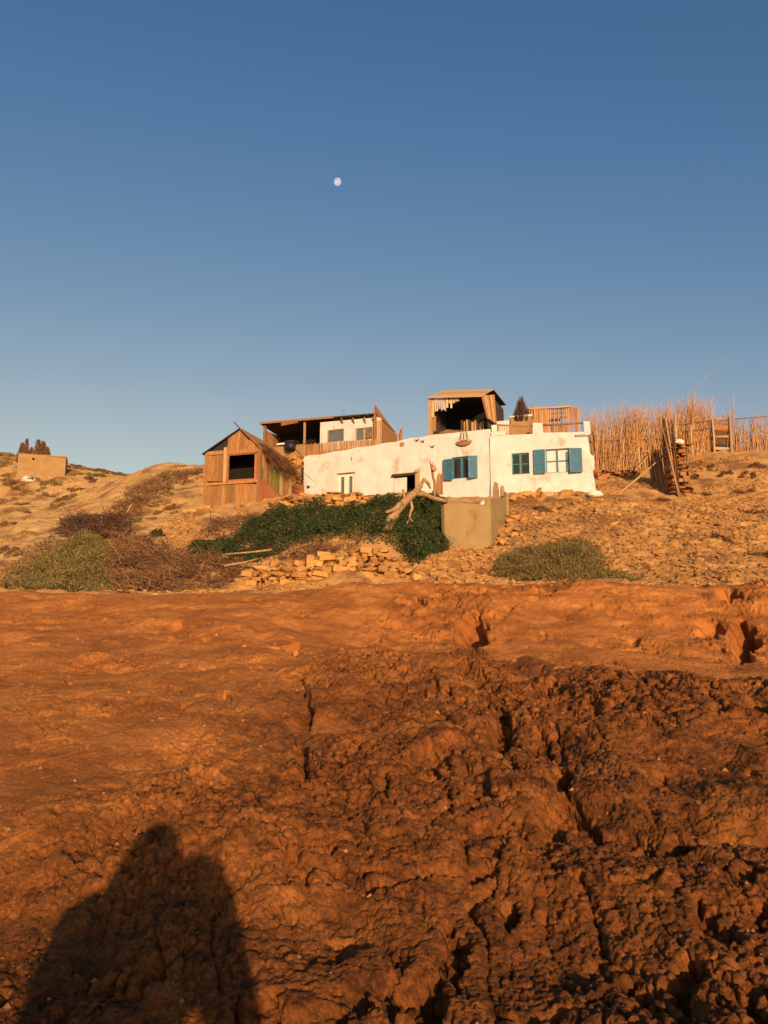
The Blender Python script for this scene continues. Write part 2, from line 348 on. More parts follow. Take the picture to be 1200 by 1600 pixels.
# roughness of the surface: crusty to the right and near, smooth sandy rock to the left and on the far shelf
edge = 560-(PYc-1000)*1.05 + 120*fbm(X*.55, Y*.55, 21, 3)
rough = sstep(-260, 260, PXc-edge)*(1-far)
rough = np.maximum(rough, sstep(1230, 1400, PYc+40*fbm(X*.9, Y*.9, 33, 2))*(.45+.55*sstep(0, 300, PXc)))
def blob(cx, cy, rx, ry): return np.exp(-(((PXc-cx)/rx)**2+((PYc-cy)/ry)**2))
rough = np.maximum(rough, .95*np.clip(blob(690, 960, 75, 40)+blob(1150, 985, 60, 45)+blob(1180, 930, 70, 16)+blob(860, 918, 70, 14)+.5*blob(285, 990, 40, 20)+.7*blob(990, 1010, 40, 14), 0, 1))
rough = np.clip(rough+.18+.32*sstep(.05, .5, fbm(X*.8+7, Ys*1.6, 35, 3)), 0, 1)
stain_vignette = np.clip(.70*sstep(-260, 300, PXc-edge)*(1-far) + .95*sstep(1290, 1580, PYc+35*fbm(X*1.2, Ys*1.2, 65, 2)) + .45*sstep(1000, 1330, PYc)*(1-far)*.6 + .5*blob(690, 960, 70, 36)+.6*blob(1155, 985, 55, 42)+.4*blob(1180, 930, 70, 14)+.3*blob(860, 918, 60, 10) + .22, 0, 1)  # algae stain, plus vignette darkening towards the bottom painted into the rock
stain_vignette = np.clip(stain_vignette - .34*blob(215, 1350, 240, 150) - .35*sstep(.2, .7, fbm(X*1.7, Y*1.7, 61, 3))*(1-sstep(1350, 1600, PYc)), 0, 1)
SC = np.clip(Y/5, .55, 1.6)
def ridge(x, y, seed): return 1-2*np.abs(perlin(x, y, seed))
H = .10*fbm(X*.55, Ys*.9, 1, 3)*(.45+.55*rough) + .04*fbm(X*1.9, Ys*1.9, 11, 3)*(.35+.9*rough)
f1, f2, cid = worley(wx*1.25, wy*1.25, 4)
H += .014*(cid-.5)*sstep(.0, .3, f2-f1)*rough
e = f2-f1; crackm = sstep(.08, .35, fbm(X*.6, Ys*.6, 71, 2))*sstep(-.15, .2, fbm(X*2.2, Ys*2.2, 72, 2))
crack = np.exp(-(e/.03)**2)*crackm*rough
g1, g2, gid = worley(wx*3.4+9, wy*3.4, 14)
H += .018*(gid-.5)*sstep(.0, .2, g2-g1)*rough*sstep(-.3, .3, fbm(X*.8, Ys*.8, 75, 2))
crack2 = np.exp(-((g2-g1)/.05)**2)*sstep(.0, .35, fbm(X*1.3, Ys*1.3, 73, 2))*rough
q1, q2, qid = worley(wx*8+.3*fbm(X*9, Ys*9, 77, 2), wy*8, 24)
crust = np.clip(.55+1.3*fbm(X*.8, Ys*.8, 79, 3), .16, 1.3)*rough
H += (.020*ridge(wx*2.6, wy*2.6, 85)+.011*ridge(wx*5.3, wy*5.3, 86)-.016*(1-sstep(.05, .42, q1))*(qid > .5))*crust
def terrace(v, k, sharp=.22):
    t = v*k; f = np.floor(t); return (f+sstep(.5-sharp, .5+sharp, t-f))/k
lum = fbm(wx*1.15, wy*1.5, 401, 6, .56); lum2 = fbm(wx*3.3+5, wy*3.6, 407, 5, .58)
ledge = np.clip(.7+.9*fbm(X*.5, Ys*.6, 411, 2), .15, 1.2)
H += (.085*terrace(lum, 4.5, .17)+.034*terrace(lum2, 3.2, .15))*(rough*ledge*.9+.10)
jag = fbm(wx*4.2, wy*4.2, 421, 5, .6); jag2 = fbm(wx*11, wy*11, 431, 4, .6)
jmask = sstep(-.25, .35, fbm(X*.7, Ys*.7, 441, 2))
H -= (.07*sstep(.52, .64, jag)*(.3+.7*jmask)+.025*sstep(.45, .6, jag2)*jmask)*(rough*.95+.05)*np.clip(SC, .8, 1.5)
Hs = np.zeros_like(H)
# hollows: (pixel column, row, half-width, half-height, depth factor)
holes = [(775, 1140, 17, 32, 1.), (872, 1215, 22, 26, 1.), (868, 1262, 32, 18, 1.), (662, 1205, 22, 20, .9), (1160, 1000, 20, 34, 1.1), (1110, 985, 22, 14, .9), (735, 985, 26, 26, 1.1),
 (838, 1072, 20, 12, 1.), (960, 1068, 15, 9, 1.), (1000, 1076, 16, 9, .8), (1060, 1312, 28, 16, .9), (1172, 1356, 26, 22, 1.), (790, 1408, 13, 26, 1.), (640, 1545, 55, 22, 1.), (460, 1300, 16, 9, .8),
 (347, 1097, 16, 8, .7), (445, 1016, 28, 6, .6), (1075, 1515, 28, 32, .9), (560, 1565, 26, 22, 1.), (745, 1335, 26, 14, 1.), (600, 1240, 12, 16, .8), (935, 1125, 10, 14, .9), (803, 1100, 12, 10, .8),
 (282, 985, 16, 12, .5), (1185, 1115, 18, 20, .9), (1175, 1215, 14, 12, .8), (710, 1500, 12, 34, .9), (430, 1450, 26, 7, .8), (845, 1560, 40, 10, .9), (935, 1468, 18, 9, .8), (905, 1355, 9, 7, .8), (955, 1402, 10, 8, .8),
 (1000, 1310, 24, 9, .8), (700, 1075, 9, 10, .7), (645, 945, 20, 8, .7), (690, 935, 18, 7, .7), (1135, 935, 24, 7, .8), (990, 1005, 10, 6, .6), (845, 925, 18, 5, .6), (700, 1250, 8, 14, .8), (520, 1460, 22, 8, .8), (580, 1370, 26, 6, .7),
 (210, 1215, 12, 5, .6), (85, 1290, 10, 9, .7), (105, 1060, 9, 7, .5), (65, 1158, 7, 5, .5), (20, 1355, 14, 9, .8), (175, 1300, 10, 6, .6), (380, 1215, 7, 9, .6), (215, 1495, 14, 10, .8), (1190, 1420, 14, 12, .8), (1030, 1210, 10, 7, .7), (1130, 1100, 14, 7, .8)]
wa = 14*fbm(X*3.2/SC, Y*3.2/SC, 81, 3); wb = 8*fbm(X*3.2/SC, Y*3.2/SC, 83, 3)
pit = np.zeros_like(H)
for cx, cy, rx, ry, dp in holes:
    k = min(1., (rx+ry)/40)
    q = ((PXc+wa*k-cx)/rx)**2+((PYc+wb*k-cy)/ry)**2
    size = .5*(rx+ry)
    D0 = float(at(cx, cy, 1).y) and None
    pit = np.maximum(pit, (1-sstep(.55, 1.25, q))*dp*size)
Dm = np.sqrt(X**2+Y**2+Zb**2)
pitd = pit*Dm/F*1.35                          # metres
# scattered small pits
p1, p2, pid = worley(wx*2.6/SC+3, wy*2.2/SC, 44)
sp = (1-sstep(.10, .22, p1+.10*fbm(X*9/SC, Y*9/SC, 47, 2)))*(pid > .55)*rough
pitd = np.maximum(pitd, sp*.07*SC)
P = np.stack([X, Y, Zb+H], -1)
pdir = np.array([.42, .28, -.86])
P += (pitd+crack2*.03)[..., None]*pdir
def gnorm(P):
    n = np.cross(np.gradient(P, axis=1), np.gradient(P, axis=0)); n /= np.linalg.norm(n, axis=2, keepdims=True)+1e-12; return n
def uv(P): return P[..., 0]+.5*P[..., 2], .55*P[..., 1]+1.1*P[..., 2]
u_1, v_1 = uv(P); k1, k2, kid = worley(u_1*17, v_1*17, 34)
P += gnorm(P)*((.010*ridge(u_1*8+wx, v_1*8, 101)+.009*ridge(u_1*15, v_1*15+wy, 103)-.016*(1-sstep(.05, .45, k1))*(kid > .5))*crust*np.clip(SC, .8, 1.6)+.006*fbm(u_1*4, v_1*4, 105, 3))[..., None]
u_1, v_1 = uv(P); k3, k4, kid2 = worley(u_1*36, v_1*36, 36); k5, k6, kid3 = worley(u_1*14, v_1*14, 38)
P += gnorm(P)*((.010*ridge(u_1*29, v_1*29, 111)-.016*(1-sstep(.05, .5, k3))*(kid2 > .35)+.004*perlin(u_1*24, v_1*24, 113))*(crust*.92+.08)*np.clip(SC, .8, 1.6)-.02*(1-sstep(.03, .22, k5))*(kid3 > .8)*(1-rough)*SC)[..., None]
nearf = np.clip(1.5-Y/9, 0, 1); u_1, v_1 = uv(P)
P += gnorm(P)*((.006*ridge(u_1*62, v_1*62, 121)+.004*perlin(u_1*120, v_1*120, 123))*(rough*.75+.25)*nearf)[..., None]
P[:, 0, 2] -= 3; P[:, -1, 2] -= 3; P[-1, :, 2] -= 2; P[0, :, 2] -= 2
nr = len(yy); idx = np.arange(nr*NC).reshape(nr, NC)
Q = np.stack([idx[:-1, :-1], idx[:-1, 1:], idx[1:, 1:], idx[1:, :-1]], -1).reshape(-1, 4)
me = fast_mesh('rock_shelf', P.reshape(-1, 3), Q, True)
a = me.attributes.new('stain_vignette', 'FLOAT', 'POINT'); a.data.foreach_set('value', stain_vignette.astype(np.float32).ravel())
tag(link('rock_shelf', me, 'rock'), kind='structure')
rockP = P

# loose grit and pebbles on the rock
def pebbles(n):
    r = rng.integers(NR0+20, nr-160, n); c = rng.integers(20, NC-20, n); q = rockP[r, c]; keep = rng.random(n) < .35+.65*sstep(-.1, .4, fbm(q[:, 0]*1.2, q[:, 1]*1.2, 301, 2)); q = q[keep]; m_ = len(q)
    o6 = np.array([(1, 0, 0), (0, 1, 0), (-1, 0, 0), (0, -1, 0), (.1, .1, .8), (0, 0, -.6)]); f8 = np.array([(0, 1, 4), (1, 2, 4), (2, 3, 4), (3, 0, 4), (1, 0, 5), (2, 1, 5), (3, 2, 5), (0, 3, 5)])
    sz = (.0010+.0030*rng.random(m_)**5)*np.linalg.norm(q, axis=1); V = q[:, None]+o6[None]*sz[:, None, None]*(.55+.9*rng.random((m_, 6, 1))); Fq = f8[None]+(np.arange(m_)*6)[:, None, None]
    tag(link('pebbles', fast_mesh('pebbles', V.reshape(-1, 3), Fq.reshape(-1, 3)), 'grit'), 'small loose pebbles and grit lying on the rock shelf', 'pebbles', kind='stuff')
pebbles(4000)
# ---- hillside
HC = []
def hc(*rows):
    for px, py, D in rows: HC.append(tuple(at(px, py, D)))
for x in (-500, -250, 0, 200, 400, 600, 800, 1000, 1200, 1450, 1700): hc((x, 932, 16.5))
hc((-300, 920, 18.5), (0, 912, 19), (150, 915, 18.5), (370, 916, 19.6), (500, 911, 20.0), (640, 907, 20.3), (780, 905, 19.5), (1000, 905, 19.5), (1200, 895, 19.5), (1500, 880, 20))
# terrace behind the lower wall, green bank, upper terrace
hc((380, 890, 21.3), (450, 872, 21.6), (560, 850, 21.8), (640, 860, 21.8), (420, 845, 24), (560, 825, 24.5), (610, 828, 24.6), (665, 868, 26.3), (688, 842, 27.3), (430, 812, 27.5), (560, 806, 28), (640, 802, 28.0), (680, 800, 28.4),
   (430, 801, 29.2), (600, 790, 29.8), (470, 776, 33.5), (600, 772, 33.5), (480, 776, 36.3), (600, 775, 34.6))
hc((705, 858, 24.6), (765, 862, 25), (700, 880, 22), (720, 790, 30), (780, 790, 29.8), (800, 776, 31.8), (930, 771, 31.4), (770, 778, 32.3))
# rubble slope to the right
hc((860, 790, 29.5), (850, 830, 25), (850, 880, 21.3), (960, 800, 28), (980, 850, 23.8), (1100, 790, 29.5), (1100, 850, 23.8), (1200, 790, 29.5), (1200, 850, 23.8), (1400, 780, 30), (1400, 850, 24),
   (788, 832, 27.0), (800, 815, 28.2), (1000, 775, 31.3), (1060, 776, 32), (1000, 748, 35.5), (940, 752, 35.6), (1100, 745, 35), (1200, 745, 34.5), (1060, 722, 38.6), (1100, 708, 39), (1200, 706, 39), (930, 742, 38.3), (1400, 700, 39))
# left: bank under the shack, mound, gully and far slope
hc((350, 812, 29.5), (330, 850, 25), (250, 885, 20.8), (320, 795, 31.5), (410, 790, 31.2), (300, 800, 32), (240, 800, 33), (200, 830, 28), (160, 860, 23.5), (100, 900, 20.3),
   (340, 760, 37), (290, 760, 37.5), (250, 752, 39), (200, 770, 39), (150, 800, 34), (100, 835, 29), (0, 860, 25), (-250, 860, 26),
   (320, 730, 43), (262, 724, 43.5), (230, 730, 44), (205, 742, 45), (400, 728, 42),
   (120, 790, 42), (60, 800, 41), (0, 800, 41), (0, 765, 48), (100, 762, 49), (160, 755, 50), (30, 745, 50.5), (100, 750, 50), (195, 742, 55), (150, 735, 56), (110, 727, 57), (50, 716, 57), (0, 706, 57), (-250, 690, 57), (-250, 760, 47), (-450, 800, 41))
HC += [(x, 72, 11) for x in (-45, -30, -15, 0, 15, 30, 45)] + [(x, 115, 8) for x in (-60, -30, 0, 30, 60)]
HC += [(-2.5, 38.6, 7.6), (2, 38, 7.6), (7, 35, 7.3), (-2.5, 44, 9.9), (2, 43, 9.6), (8, 40, 9.3), (-6, 42.5, 10), (-1, 39.2, 8), (4, 50, 10.3), (14, 48, 10.2), (25, 48, 10.2), (-18, 64, 13), (-8, 52, 9.8)]
hill_tps = TPS(HC, .08)
hgx = np.linspace(-62, 62, 280); hgy = np.linspace(15, 118, 280); HG = hill_tps(*np.meshgrid(hgx, hgy))
def hz(x, y):
    x = np.asarray(x, float); y = np.asarray(y, float)
    fx = np.clip((x-hgx[0])/(hgx[1]-hgx[0]), 0, len(hgx)-1.001); fy = np.clip((y-hgy[0])/(hgy[1]-hgy[0]), 0, len(hgy)-1.001)
    i = fx.astype(int); j = fy.astype(int); a = fx-i; b = fy-j
    z = (HG[j, i]*(1-a)+HG[j, i+1]*a)*(1-b)+(HG[j+1, i]*(1-a)+HG[j+1, i+1]*a)*b
    return z + .12*fbm(x*.5, y*.5, 201, 3) + .075*fbm(x*1.8, y*1.8, 205, 3) + .03*perlin(x*6, y*6, 209)
hy = 16*(115/16)**np.linspace(0, 1, 460); hu = np.linspace(-1, 1, 520)
hX = hu[None]*(.62*hy[:, None]+3); hY = np.repeat(hy[:, None], 520, 1); hZ = hz(hX, hY)
hZ[:, 0] = -2; hZ[:, -1] = -2; hZ[-1] = -2; hZ[0] -= 1.5
idx = np.arange(hZ.size).reshape(hZ.shape); Q = np.stack([idx[:-1, :-1], idx[:-1, 1:], idx[1:, 1:], idx[1:, :-1]], -1).reshape(-1, 4)
me = fast_mesh('hillside', np.stack([hX, hY, hZ], -1).reshape(-1, 3), Q, True)
a = me.attributes.new('pale', 'FLOAT', 'POINT'); a.data.foreach_set('value', (sstep(-3, -11, hX)*sstep(20, 27, hY)*np.clip(.8+.7*fbm(hX*.25, hY*.25, 501, 3), 0, 1)).astype(np.float32).ravel())
tag(link('hillside', me, 'hill'), kind='structure')
tag(link('ground', fast_mesh('ground', [(-3000, -3000, -1.9), (3000, -3000, -1.9), (3000, 3000, -1.9), (-3000, 3000, -1.9)], [(0, 1, 2, 3)]), 'sheet'), kind='structure')
_Ds = np.arange(16.8, 75, .04)
def gnd(px, py):                              # where the line of sight meets the hillside
    r = ray(px, py); k = _Ds/r[1]; below = r[2]*k < hz(r[0]*k, _Ds)
    i = int(np.argmax(below)) if below.any() else len(_Ds)-1
    x = r[0]*k[i]; y = _Ds[i]; return Vector((x, y, float(hz(x, y))))
def G(x, y): return float(hz(x, y))
def inpoly(px, py, poly):
    c = np.zeros(px.shape, bool); n = len(poly)
    for i in range(n):
        x0, y0 = poly[i]; x1, y1 = poly[(i+1) % n]
        if y0 == y1: continue
        c ^= ((y0 > py) != (y1 > py)) & (px < (x1-x0)*(py-y0)/(y1-y0)+x0)
    return c
def scatter(poly, n, ymin=17, ymax=62):
    """n ground points whose place on the hillside lies inside an outline"""
    pts = np.array([tuple(gnd(*p)) for p in poly]); x0, x1 = pts[:, 0].min()-.5, pts[:, 0].max()+.5; y0, y1 = max(ymin, pts[:, 1].min()-.5), min(ymax, pts[:, 1].max()+.5)
    out = np.zeros((0, 3))
    for _ in range(60):
        x = rng.uniform(x0, x1, n*3); y = rng.uniform(y0, y1, n*3); p = np.stack([x, y, hz(x, y)], 1)
        u, v = proj(p); out = np.concatenate([out, p[inpoly(u, v, poly)]])
        if len(out) >= n: break
    return out[:n]

# ================================================================== STONES
def hull_stone(npts, flat=1., pw=5.5):
    bm = bmesh.new()
    for _ in range(npts):
        v = Vector((random.gauss(0, 1), random.gauss(0, 1), random.gauss(0, 1))).normalized()
        r = (abs(v.x)**pw+abs(v.y)**pw+abs(v.z)**pw)**(-1/pw)*random.uniform(.86, 1.04)
        bm.verts.new((v.x*r, v.y*r, v.z*r*flat))
    res = bmesh.ops.convex_hull(bm, input=bm.verts[:])
    bmesh.ops.delete(bm, geom=[g for g in set(res['geom_interior']+res['geom_unused']) if isinstance(g, bmesh.types.BMVert)], context='VERTS')
    me = bpy.data.meshes.new('stone'); bm.to_mesh(me); bm.free(); return me
def block_stone():
    bm = bmesh.new(); bmesh.ops.create_cube(bm, size=2)
    for v in bm.verts: v.co = Vector((v.co.x*random.uniform(.72, 1.06), v.co.y*random.uniform(.8, 1.05), v.co.z*random.uniform(.66, 1.08)))
    bmesh.ops.bevel(bm, geom=bm.edges[:], offset=random.uniform(.10, .2), segments=1, affect='EDGES')
    for v in bm.verts: v.co += Vector([random.uniform(-.06, .06) for _ in range(3)])
    me = bpy.data.meshes.new('stone'); bm.to_mesh(me); bm.free(); return me
STONES = [hull_stone(random.randint(12, 16), pw=4) for _ in range(14)]
BLOCKS = [block_stone() for _ in range(14)]
SM = {}
def stone_mesh(m, blk=False):
    k = random.randrange(14)
    if (k, m, blk) not in SM:
        me = (BLOCKS if blk else STONES)[k].copy(); me.materials.append(MATS[m]); SM[k, m, blk] = me
    return SM[k, m, blk]
def stone(parent, loc, size, m='stone', rz=None, tilt=.12, name='stone'):
    o = bpy.data.objects.new(name, stone_mesh(m, name == 'stone' and random.random() < .3)); COL.objects.link(o)
    o.scale = (size[0]/2, size[1]/2, size[2]/2)
    o.rotation_euler = (random.uniform(-tilt, tilt), random.uniform(-tilt, tilt), random.uniform(0, 6.3) if rz is None else rz+random.choice((0, math.pi))+random.uniform(-.12, .12))
    if parent is not None: o.parent = parent; o.location = Vector(loc)-ORG[parent.name]
    else: o.location = loc
    return o
def dry_wall(root, path, prof_bot, prof_top, ch=.16, wmin=.2, wmax=.5, depth=.35, m='stone', lean=.15):
    """courses of separate stones along a VP plane; profiles are functions of s"""
    s_end = path.L; rz = math.atan2(path.u.y, path.u.x); k = 0
    zmin = min(prof_bot(s) for s in np.linspace(0, s_end, 20)); zmax = max(prof_top(s) for s in np.linspace(0, s_end, 20)); z = zmin
    while z < zmax:
        h = ch*random.uniform(.65, 1.4); s = -random.uniform(0, wmax)
        while s < s_end:
            w = random.uniform(wmin, wmax); c = s+w/2; s += w*.96
            if not 0 <= c <= s_end: continue
            if z+h*.5 < prof_bot(c)-.05 or z+h*.5 > prof_top(c): continue
            hh = h*random.uniform(.85, 1.25)
            stone(root, path.pt(c, z+h/2, -lean*(z-zmin)+random.uniform(-.07, .07)), (w*1.12, depth*random.uniform(.8, 1.25), hh*1.25), m, rz, .17)
            k += 1
        z += h*.92
    return k
# lower dry stone wall
A, B = at(366, 915, 20.1), at(640, 905, 20.5); lw = VP((A.x, A.y), (B.x, B.y))
root = thing('dry_stone_wall', 'collapsing low dry stone wall of flat ochre stones below the dark green bank', 'stone wall', (A.x, A.y, A.z-.1))
tops = [(366, 917), (372, 906), (385, 893), (420, 880), (470, 874), (520, 863), (560, 857), (600, 858), (622, 872), (640, 888)]
ts = [lw.hit(*p) for p in tops]; tS = [p[0] for p in ts]; tZ = [p[1] for p in ts]
dry_wall(root, lw, lambda s: A.z-.15+(B.z-A.z)*s/lw.L, lambda s: float(np.interp(s, tS, tZ)), .13, .14, .44, .38)
# upper retaining wall
A, B = at(416, 803, 29.2), at(625, 790, 29.9); uw = VP((A.x, A.y), (B.x, B.y))
root = thing('retaining_wall', 'dry stone retaining wall between the dark green bank and the white house', 'stone wall', (A.x, A.y, A.z-.2))
ts = [uw.hit(*p) for p in ((416, 790), (440, 776), (470, 771), (540, 769), (590, 773), (625, 777))]; uS = [p[0] for p in ts]; uZ = [p[1] for p in ts]
dry_wall(root, uw, lambda s: A.z-.3+(B.z-A.z)*s/uw.L, lambda s: float(np.interp(s, uS, uZ)), .16, .22, .6, .45)
# stones under the tank wall
A, B = at(690, 880, 23.9), at(778, 880, 24.5); tw = VP((A.x, A.y), (B.x, B.y))
root = thing('stone_footing', 'rough stone footing bulging out under the concrete tank wall', 'stone wall', (A.x, A.y, A.z-.2))
ts = [tw.hit(*p) for p in ((690, 866), (700, 850), (725, 851), (750, 857), (778, 862))]; wS = [p[0] for p in ts]; wZ = [p[1] for p in ts]
dry_wall(root, tw, lambda s: A.z-.25, lambda s: float(np.interp(s, wS, wZ)), .15, .16, .5, .5, lean=.7)
# footing below the shack
A, B = at(250, 812, 31.3), at(416, 800, 30.8); fw = VP((A.x, A.y), (B.x, B.y))
root = thing('stone_footing', 'tumbled stone footing under the wooden shack', 'stone wall', (A.x, A.y, A.z-.2))
ts = [fw.hit(*p) for p in ((250, 812), (290, 797), (320, 787), (360, 788), (416, 784))]; fS = [p[0] for p in ts]; fZ = [p[1] for p in ts]
dry_wall(root, fw, lambda s: A.z-.45+(B.z-A.z)*s/fw.L, lambda s: float(np.interp(s, fS, fZ)), .2, .25, .65, .5, lean=.5)

# ================================================================== WHITE HOUSE
def wall_mesh(pl, s0, s1, z0, ztop, holes, depth, amp=.02, step=.3, reveal=.22, batter=0., flare=0.):
    zlow = min([h[2] for h in holes]+[99])-.1; zmid = ztop((s0+s1)/2)
    zc = max([h[3] for h in holes]+[z0+.5])+.1
    S = sorted(set([round(v, 4) for v in np.linspace(s0, s1, max(3, int((s1-s0)/step)))]+[round(v, 4) for h in holes for v in h[:2]]))
    Zl = sorted(set([round(v, 4) for v in np.linspace(z0, zc, max(3, int((zc-z0)/step)))]+[round(v, 4) for h in holes for v in h[2:]]))
    nT = 4; bm = bmesh.new(); V = {}
    for i, s in enumerate(S):
        for j in range(len(Zl)+nT):
            z = Zl[j] if j < len(Zl) else Zl[-1]+(ztop(s)-Zl[-1])*(j-len(Zl)+1)/nT
            d = amp*2*(mnoise.noise(Vector((s*.8, z*.8, 3.3)))+.5*mnoise.noise(Vector((s*2.3, z*2.3, 8))))
            b = batter*max(0, (zlow-z)); fl = flare*((s-s0)/(s1-s0))**6*(zmid-z)
            V[i, j] = bm.verts.new(pl.pt(s+fl, z, d+b))
    hole_e = set()
    for i in range(len(S)-1):
        for j in range(len(Zl)+nT-1):
            cs = (S[i]+S[i+1])/2; cz = (Zl[j]+Zl[j+1])/2 if j+1 < len(Zl) else 1e9
            if any(h[0] < cs < h[1] and h[2] < cz < h[3] for h in holes): continue
            bm.faces.new((V[i, j], V[i+1, j], V[i+1, j+1], V[i, j+1]))
    for v in [v for v in bm.verts if not v.link_faces]: bm.verts.remove(v)
    out, inn = [], []
    for e in bm.edges:
        if len(e.link_faces) == 1:
            m = (e.verts[0].co+e.verts[1].co)/2; s = (Vector((m.x, m.y))-pl.p).dot(pl.u)
            (inn if any(h[0]-.01 <= s <= h[1]+.01 and h[2]-.01 <= m.z <= h[3]+.01 for h in holes) else out).append(e)
    nv = Vector((pl.n.x, pl.n.y, 0))
    for es, d in ((inn, reveal), (out, depth)):
        if es:
            r = bmesh.ops.extrude_edge_only(bm, edges=es)
            for v in r['geom']:
                if isinstance(v, bmesh.types.BMVert): v.co -= nv*d
    bmesh.ops.recalc_face_normals(bm, faces=bm.faces[:])
    me = bpy.data.meshes.new('wall'); bm.to_mesh(me); bm.free()
    me.polygons.foreach_set('use_smooth', [False]*len(me.polygons)); return me
A = at(474, 776, 36.5); Bc = at(768, 776, 32.9); C = at(930, 768, 31.9)
HL = VP((A.x, A.y), (Bc.x, Bc.y)); off = HL.n*.06
HR = VP((Bc.x+off.x, Bc.y+off.y), (C.x+off.x, C.y+off.y))
house = thing('white_house', 'long low whitewashed house with blue and green painted windows above the rubble', 'house', tuple((Vector((A.x, A.y, A.z))+Vector((C.x, C.y, C.z)))/2))
french = HL.rect(528, 554, 740, 776); hatch = HL.rect(615, 651, 742, 777); bluew = HL.rect(706, 735, 713.5, 747.5)
tl = [HL.hit(*p) for p in ((474, 714), (540, 703), (600, 693), (640, 685.5), (668, 680.5), (700, 678), (768, 678))]; tlS = [p[0] for p in tl]; tlZ = [p[1] for p in tl]
topL = lambda s: float(np.interp(s, tlS, tlZ))+.02*math.sin(s*5)
lL = link('wall', wall_mesh(HL, 0, HL.L, 6.0, topL, [french, hatch, bluew], 4.6, .022), 'plaster', house)
greenw = HR.rect(799.5, 827, 708, 741); bigw = HR.rect(852.5, 889.5, 701, 738.5)
tr = [HR.hit(*p) for p in ((768, 682), (775, 681), (785, 680), (830, 678.5), (833, 676.5), (912, 675), (921, 674), (930, 676))]; trS = [p[0] for p in tr]; trZ = [p[1] for p in tr]
topR = lambda s: float(np.interp(s, trS, trZ))
sE = HR.hit(917, 680)[0]
lR = link('wall', wall_mesh(HR, 0, sE, 5.9, topR, [greenw, bigw], 4.8, .022, batter=.10, flare=.10), 'plaster', house)
pbox('back_wall', 'interior_shade', house, HL, .2, HL.L-.1, 6, 9, -1.3, -1.2)
pbox('back_wall', 'interior_shade', house, HR, .1, sE-.3, 6, 8.9, -1.5, -1.4)
def pane_window(parent, pl, r, o, fm, gm, cols, rows, fw=.055, curtain=False, bars=True):
    s0, s1, z0, z1 = r
    w = thing_part = MB()
    w.pbox(pl, s0, s1, z0, z0+fw, o-.05, o); w.pbox(pl, s0, s1, z1-fw, z1, o-.05, o)
    w.pbox(pl, s0, s0+fw, z0+fw, z1-fw, o-.05, o); w.pbox(pl, s1-fw, s1, z0+fw, z1-fw, o-.05, o)
    fr = w.build('window', fm, parent)
    cw = (s1-s0-2*fw)/cols; rh = (z1-z0-2*fw)/rows
    for c in range(1, cols): pbox('mullion', fm, fr, pl, s0+fw+cw*c-fw*.9, s0+fw+cw*c+fw*.9, z0+fw, z1-fw, o-.045, o+.006)
    for q in range(1, rows):
        for c in range(cols): pbox('glazing_bar', fm, fr, pl, s0+fw+cw*c+(fw*.9 if c else 0), s0+fw+cw*(c+1)-(fw*.9 if c < cols-1 else 0), z0+fw+rh*q-.018, z0+fw+rh*q+.018, o-.04, o-.004)
    for c in range(cols):
        for q in range(rows):
            pbox('pane', gm, fr, pl, s0+fw+cw*c, s0+fw+cw*(c+1), z0+fw+rh*q, z0+fw+rh*(q+1), o-.034, o-.028)
            if curtain: pbox('curtain', 'curtain', fr, pl, s0+fw+cw*c+.01, s0+fw+cw*(c+1)-.01, z0+fw+rh*q, z0+fw+rh*(q+1), o-.07, o-.06)
    return fr
pane_window(house, HR, greenw, -.08, 'teal_paint', 'glass_dark', 2, 2, .05)
pane_window(house, HR, bigw, -.06, 'teal_paint', 'glass_clear', 2, 2, .035, True)
pane_window(house, HL, bluew, -.10, 'blue_paint', 'glass_dark', 2, 1, .06)
pane_window(house, HL, french, -.05, 'white_paint', 'glass_grey', 2, 1, .13)
sf = HL.rect(526, 556, 738.6, 740); pbox('lintel', 'wood', house, HL, *sf, -.05, .03)
def shutter(parent, pl, x0, x1, y0, y1, o0, o1, m, slats=14):
    """louvred leaf hinged at one side; o0, o1: distance from the wall at its two edges"""
    s0, s1, z0, z1 = pl.rect(x0, x1, y0, y1, (o0+o1)/2)
    p = pl.pt(s0, 0, o0); q = pl.pt(s1, 0, o1); lp = VP((p.x, p.y), (q.x, q.y)); L = lp.L; b = MB(); t = .07
    for a in ((0, L, z0, z0+t), (0, L, z1-t, z1), (0, t, z0+t, z1-t), (L-t, L, z0+t, z1-t)): b.pbox(lp, *a, 0, .035)
    sh = b.build('shutter', m, parent); dz = (z1-z0-2*t)/slats
    for k in range(slats):
        z = z0+t+dz*k
        MB().hexa([lp.pt(t, z, .03), lp.pt(L-t, z, .03), lp.pt(L-t, z, .012), lp.pt(t, z, .012), lp.pt(t, z+dz*1.15, .018), lp.pt(L-t, z+dz*1.15, .018), lp.pt(L-t, z+dz*1.15, .004), lp.pt(t, z+dz*1.15, .004)]).build('slat', m, sh)
    for z in (z0+.18, z1-.18): pbox('hinge', 'metal', sh, lp, 0, .09, z-.02, z+.02, .036, .045)
    return sh
shutter(house, HR, 834, 852, 702.5, 740, .08, .11, 'blue_paint'); shutter(house, HR, 889.5, 909.5, 700, 738, .17, .08, 'blue_paint')
shutter(house, HL, 692.5, 708.5, 717.5, 750, .07, .16, 'blue_paint'); shutter(house, HL, 732.5, 745, 712, 746.5, .24, .07, 'blue_paint')
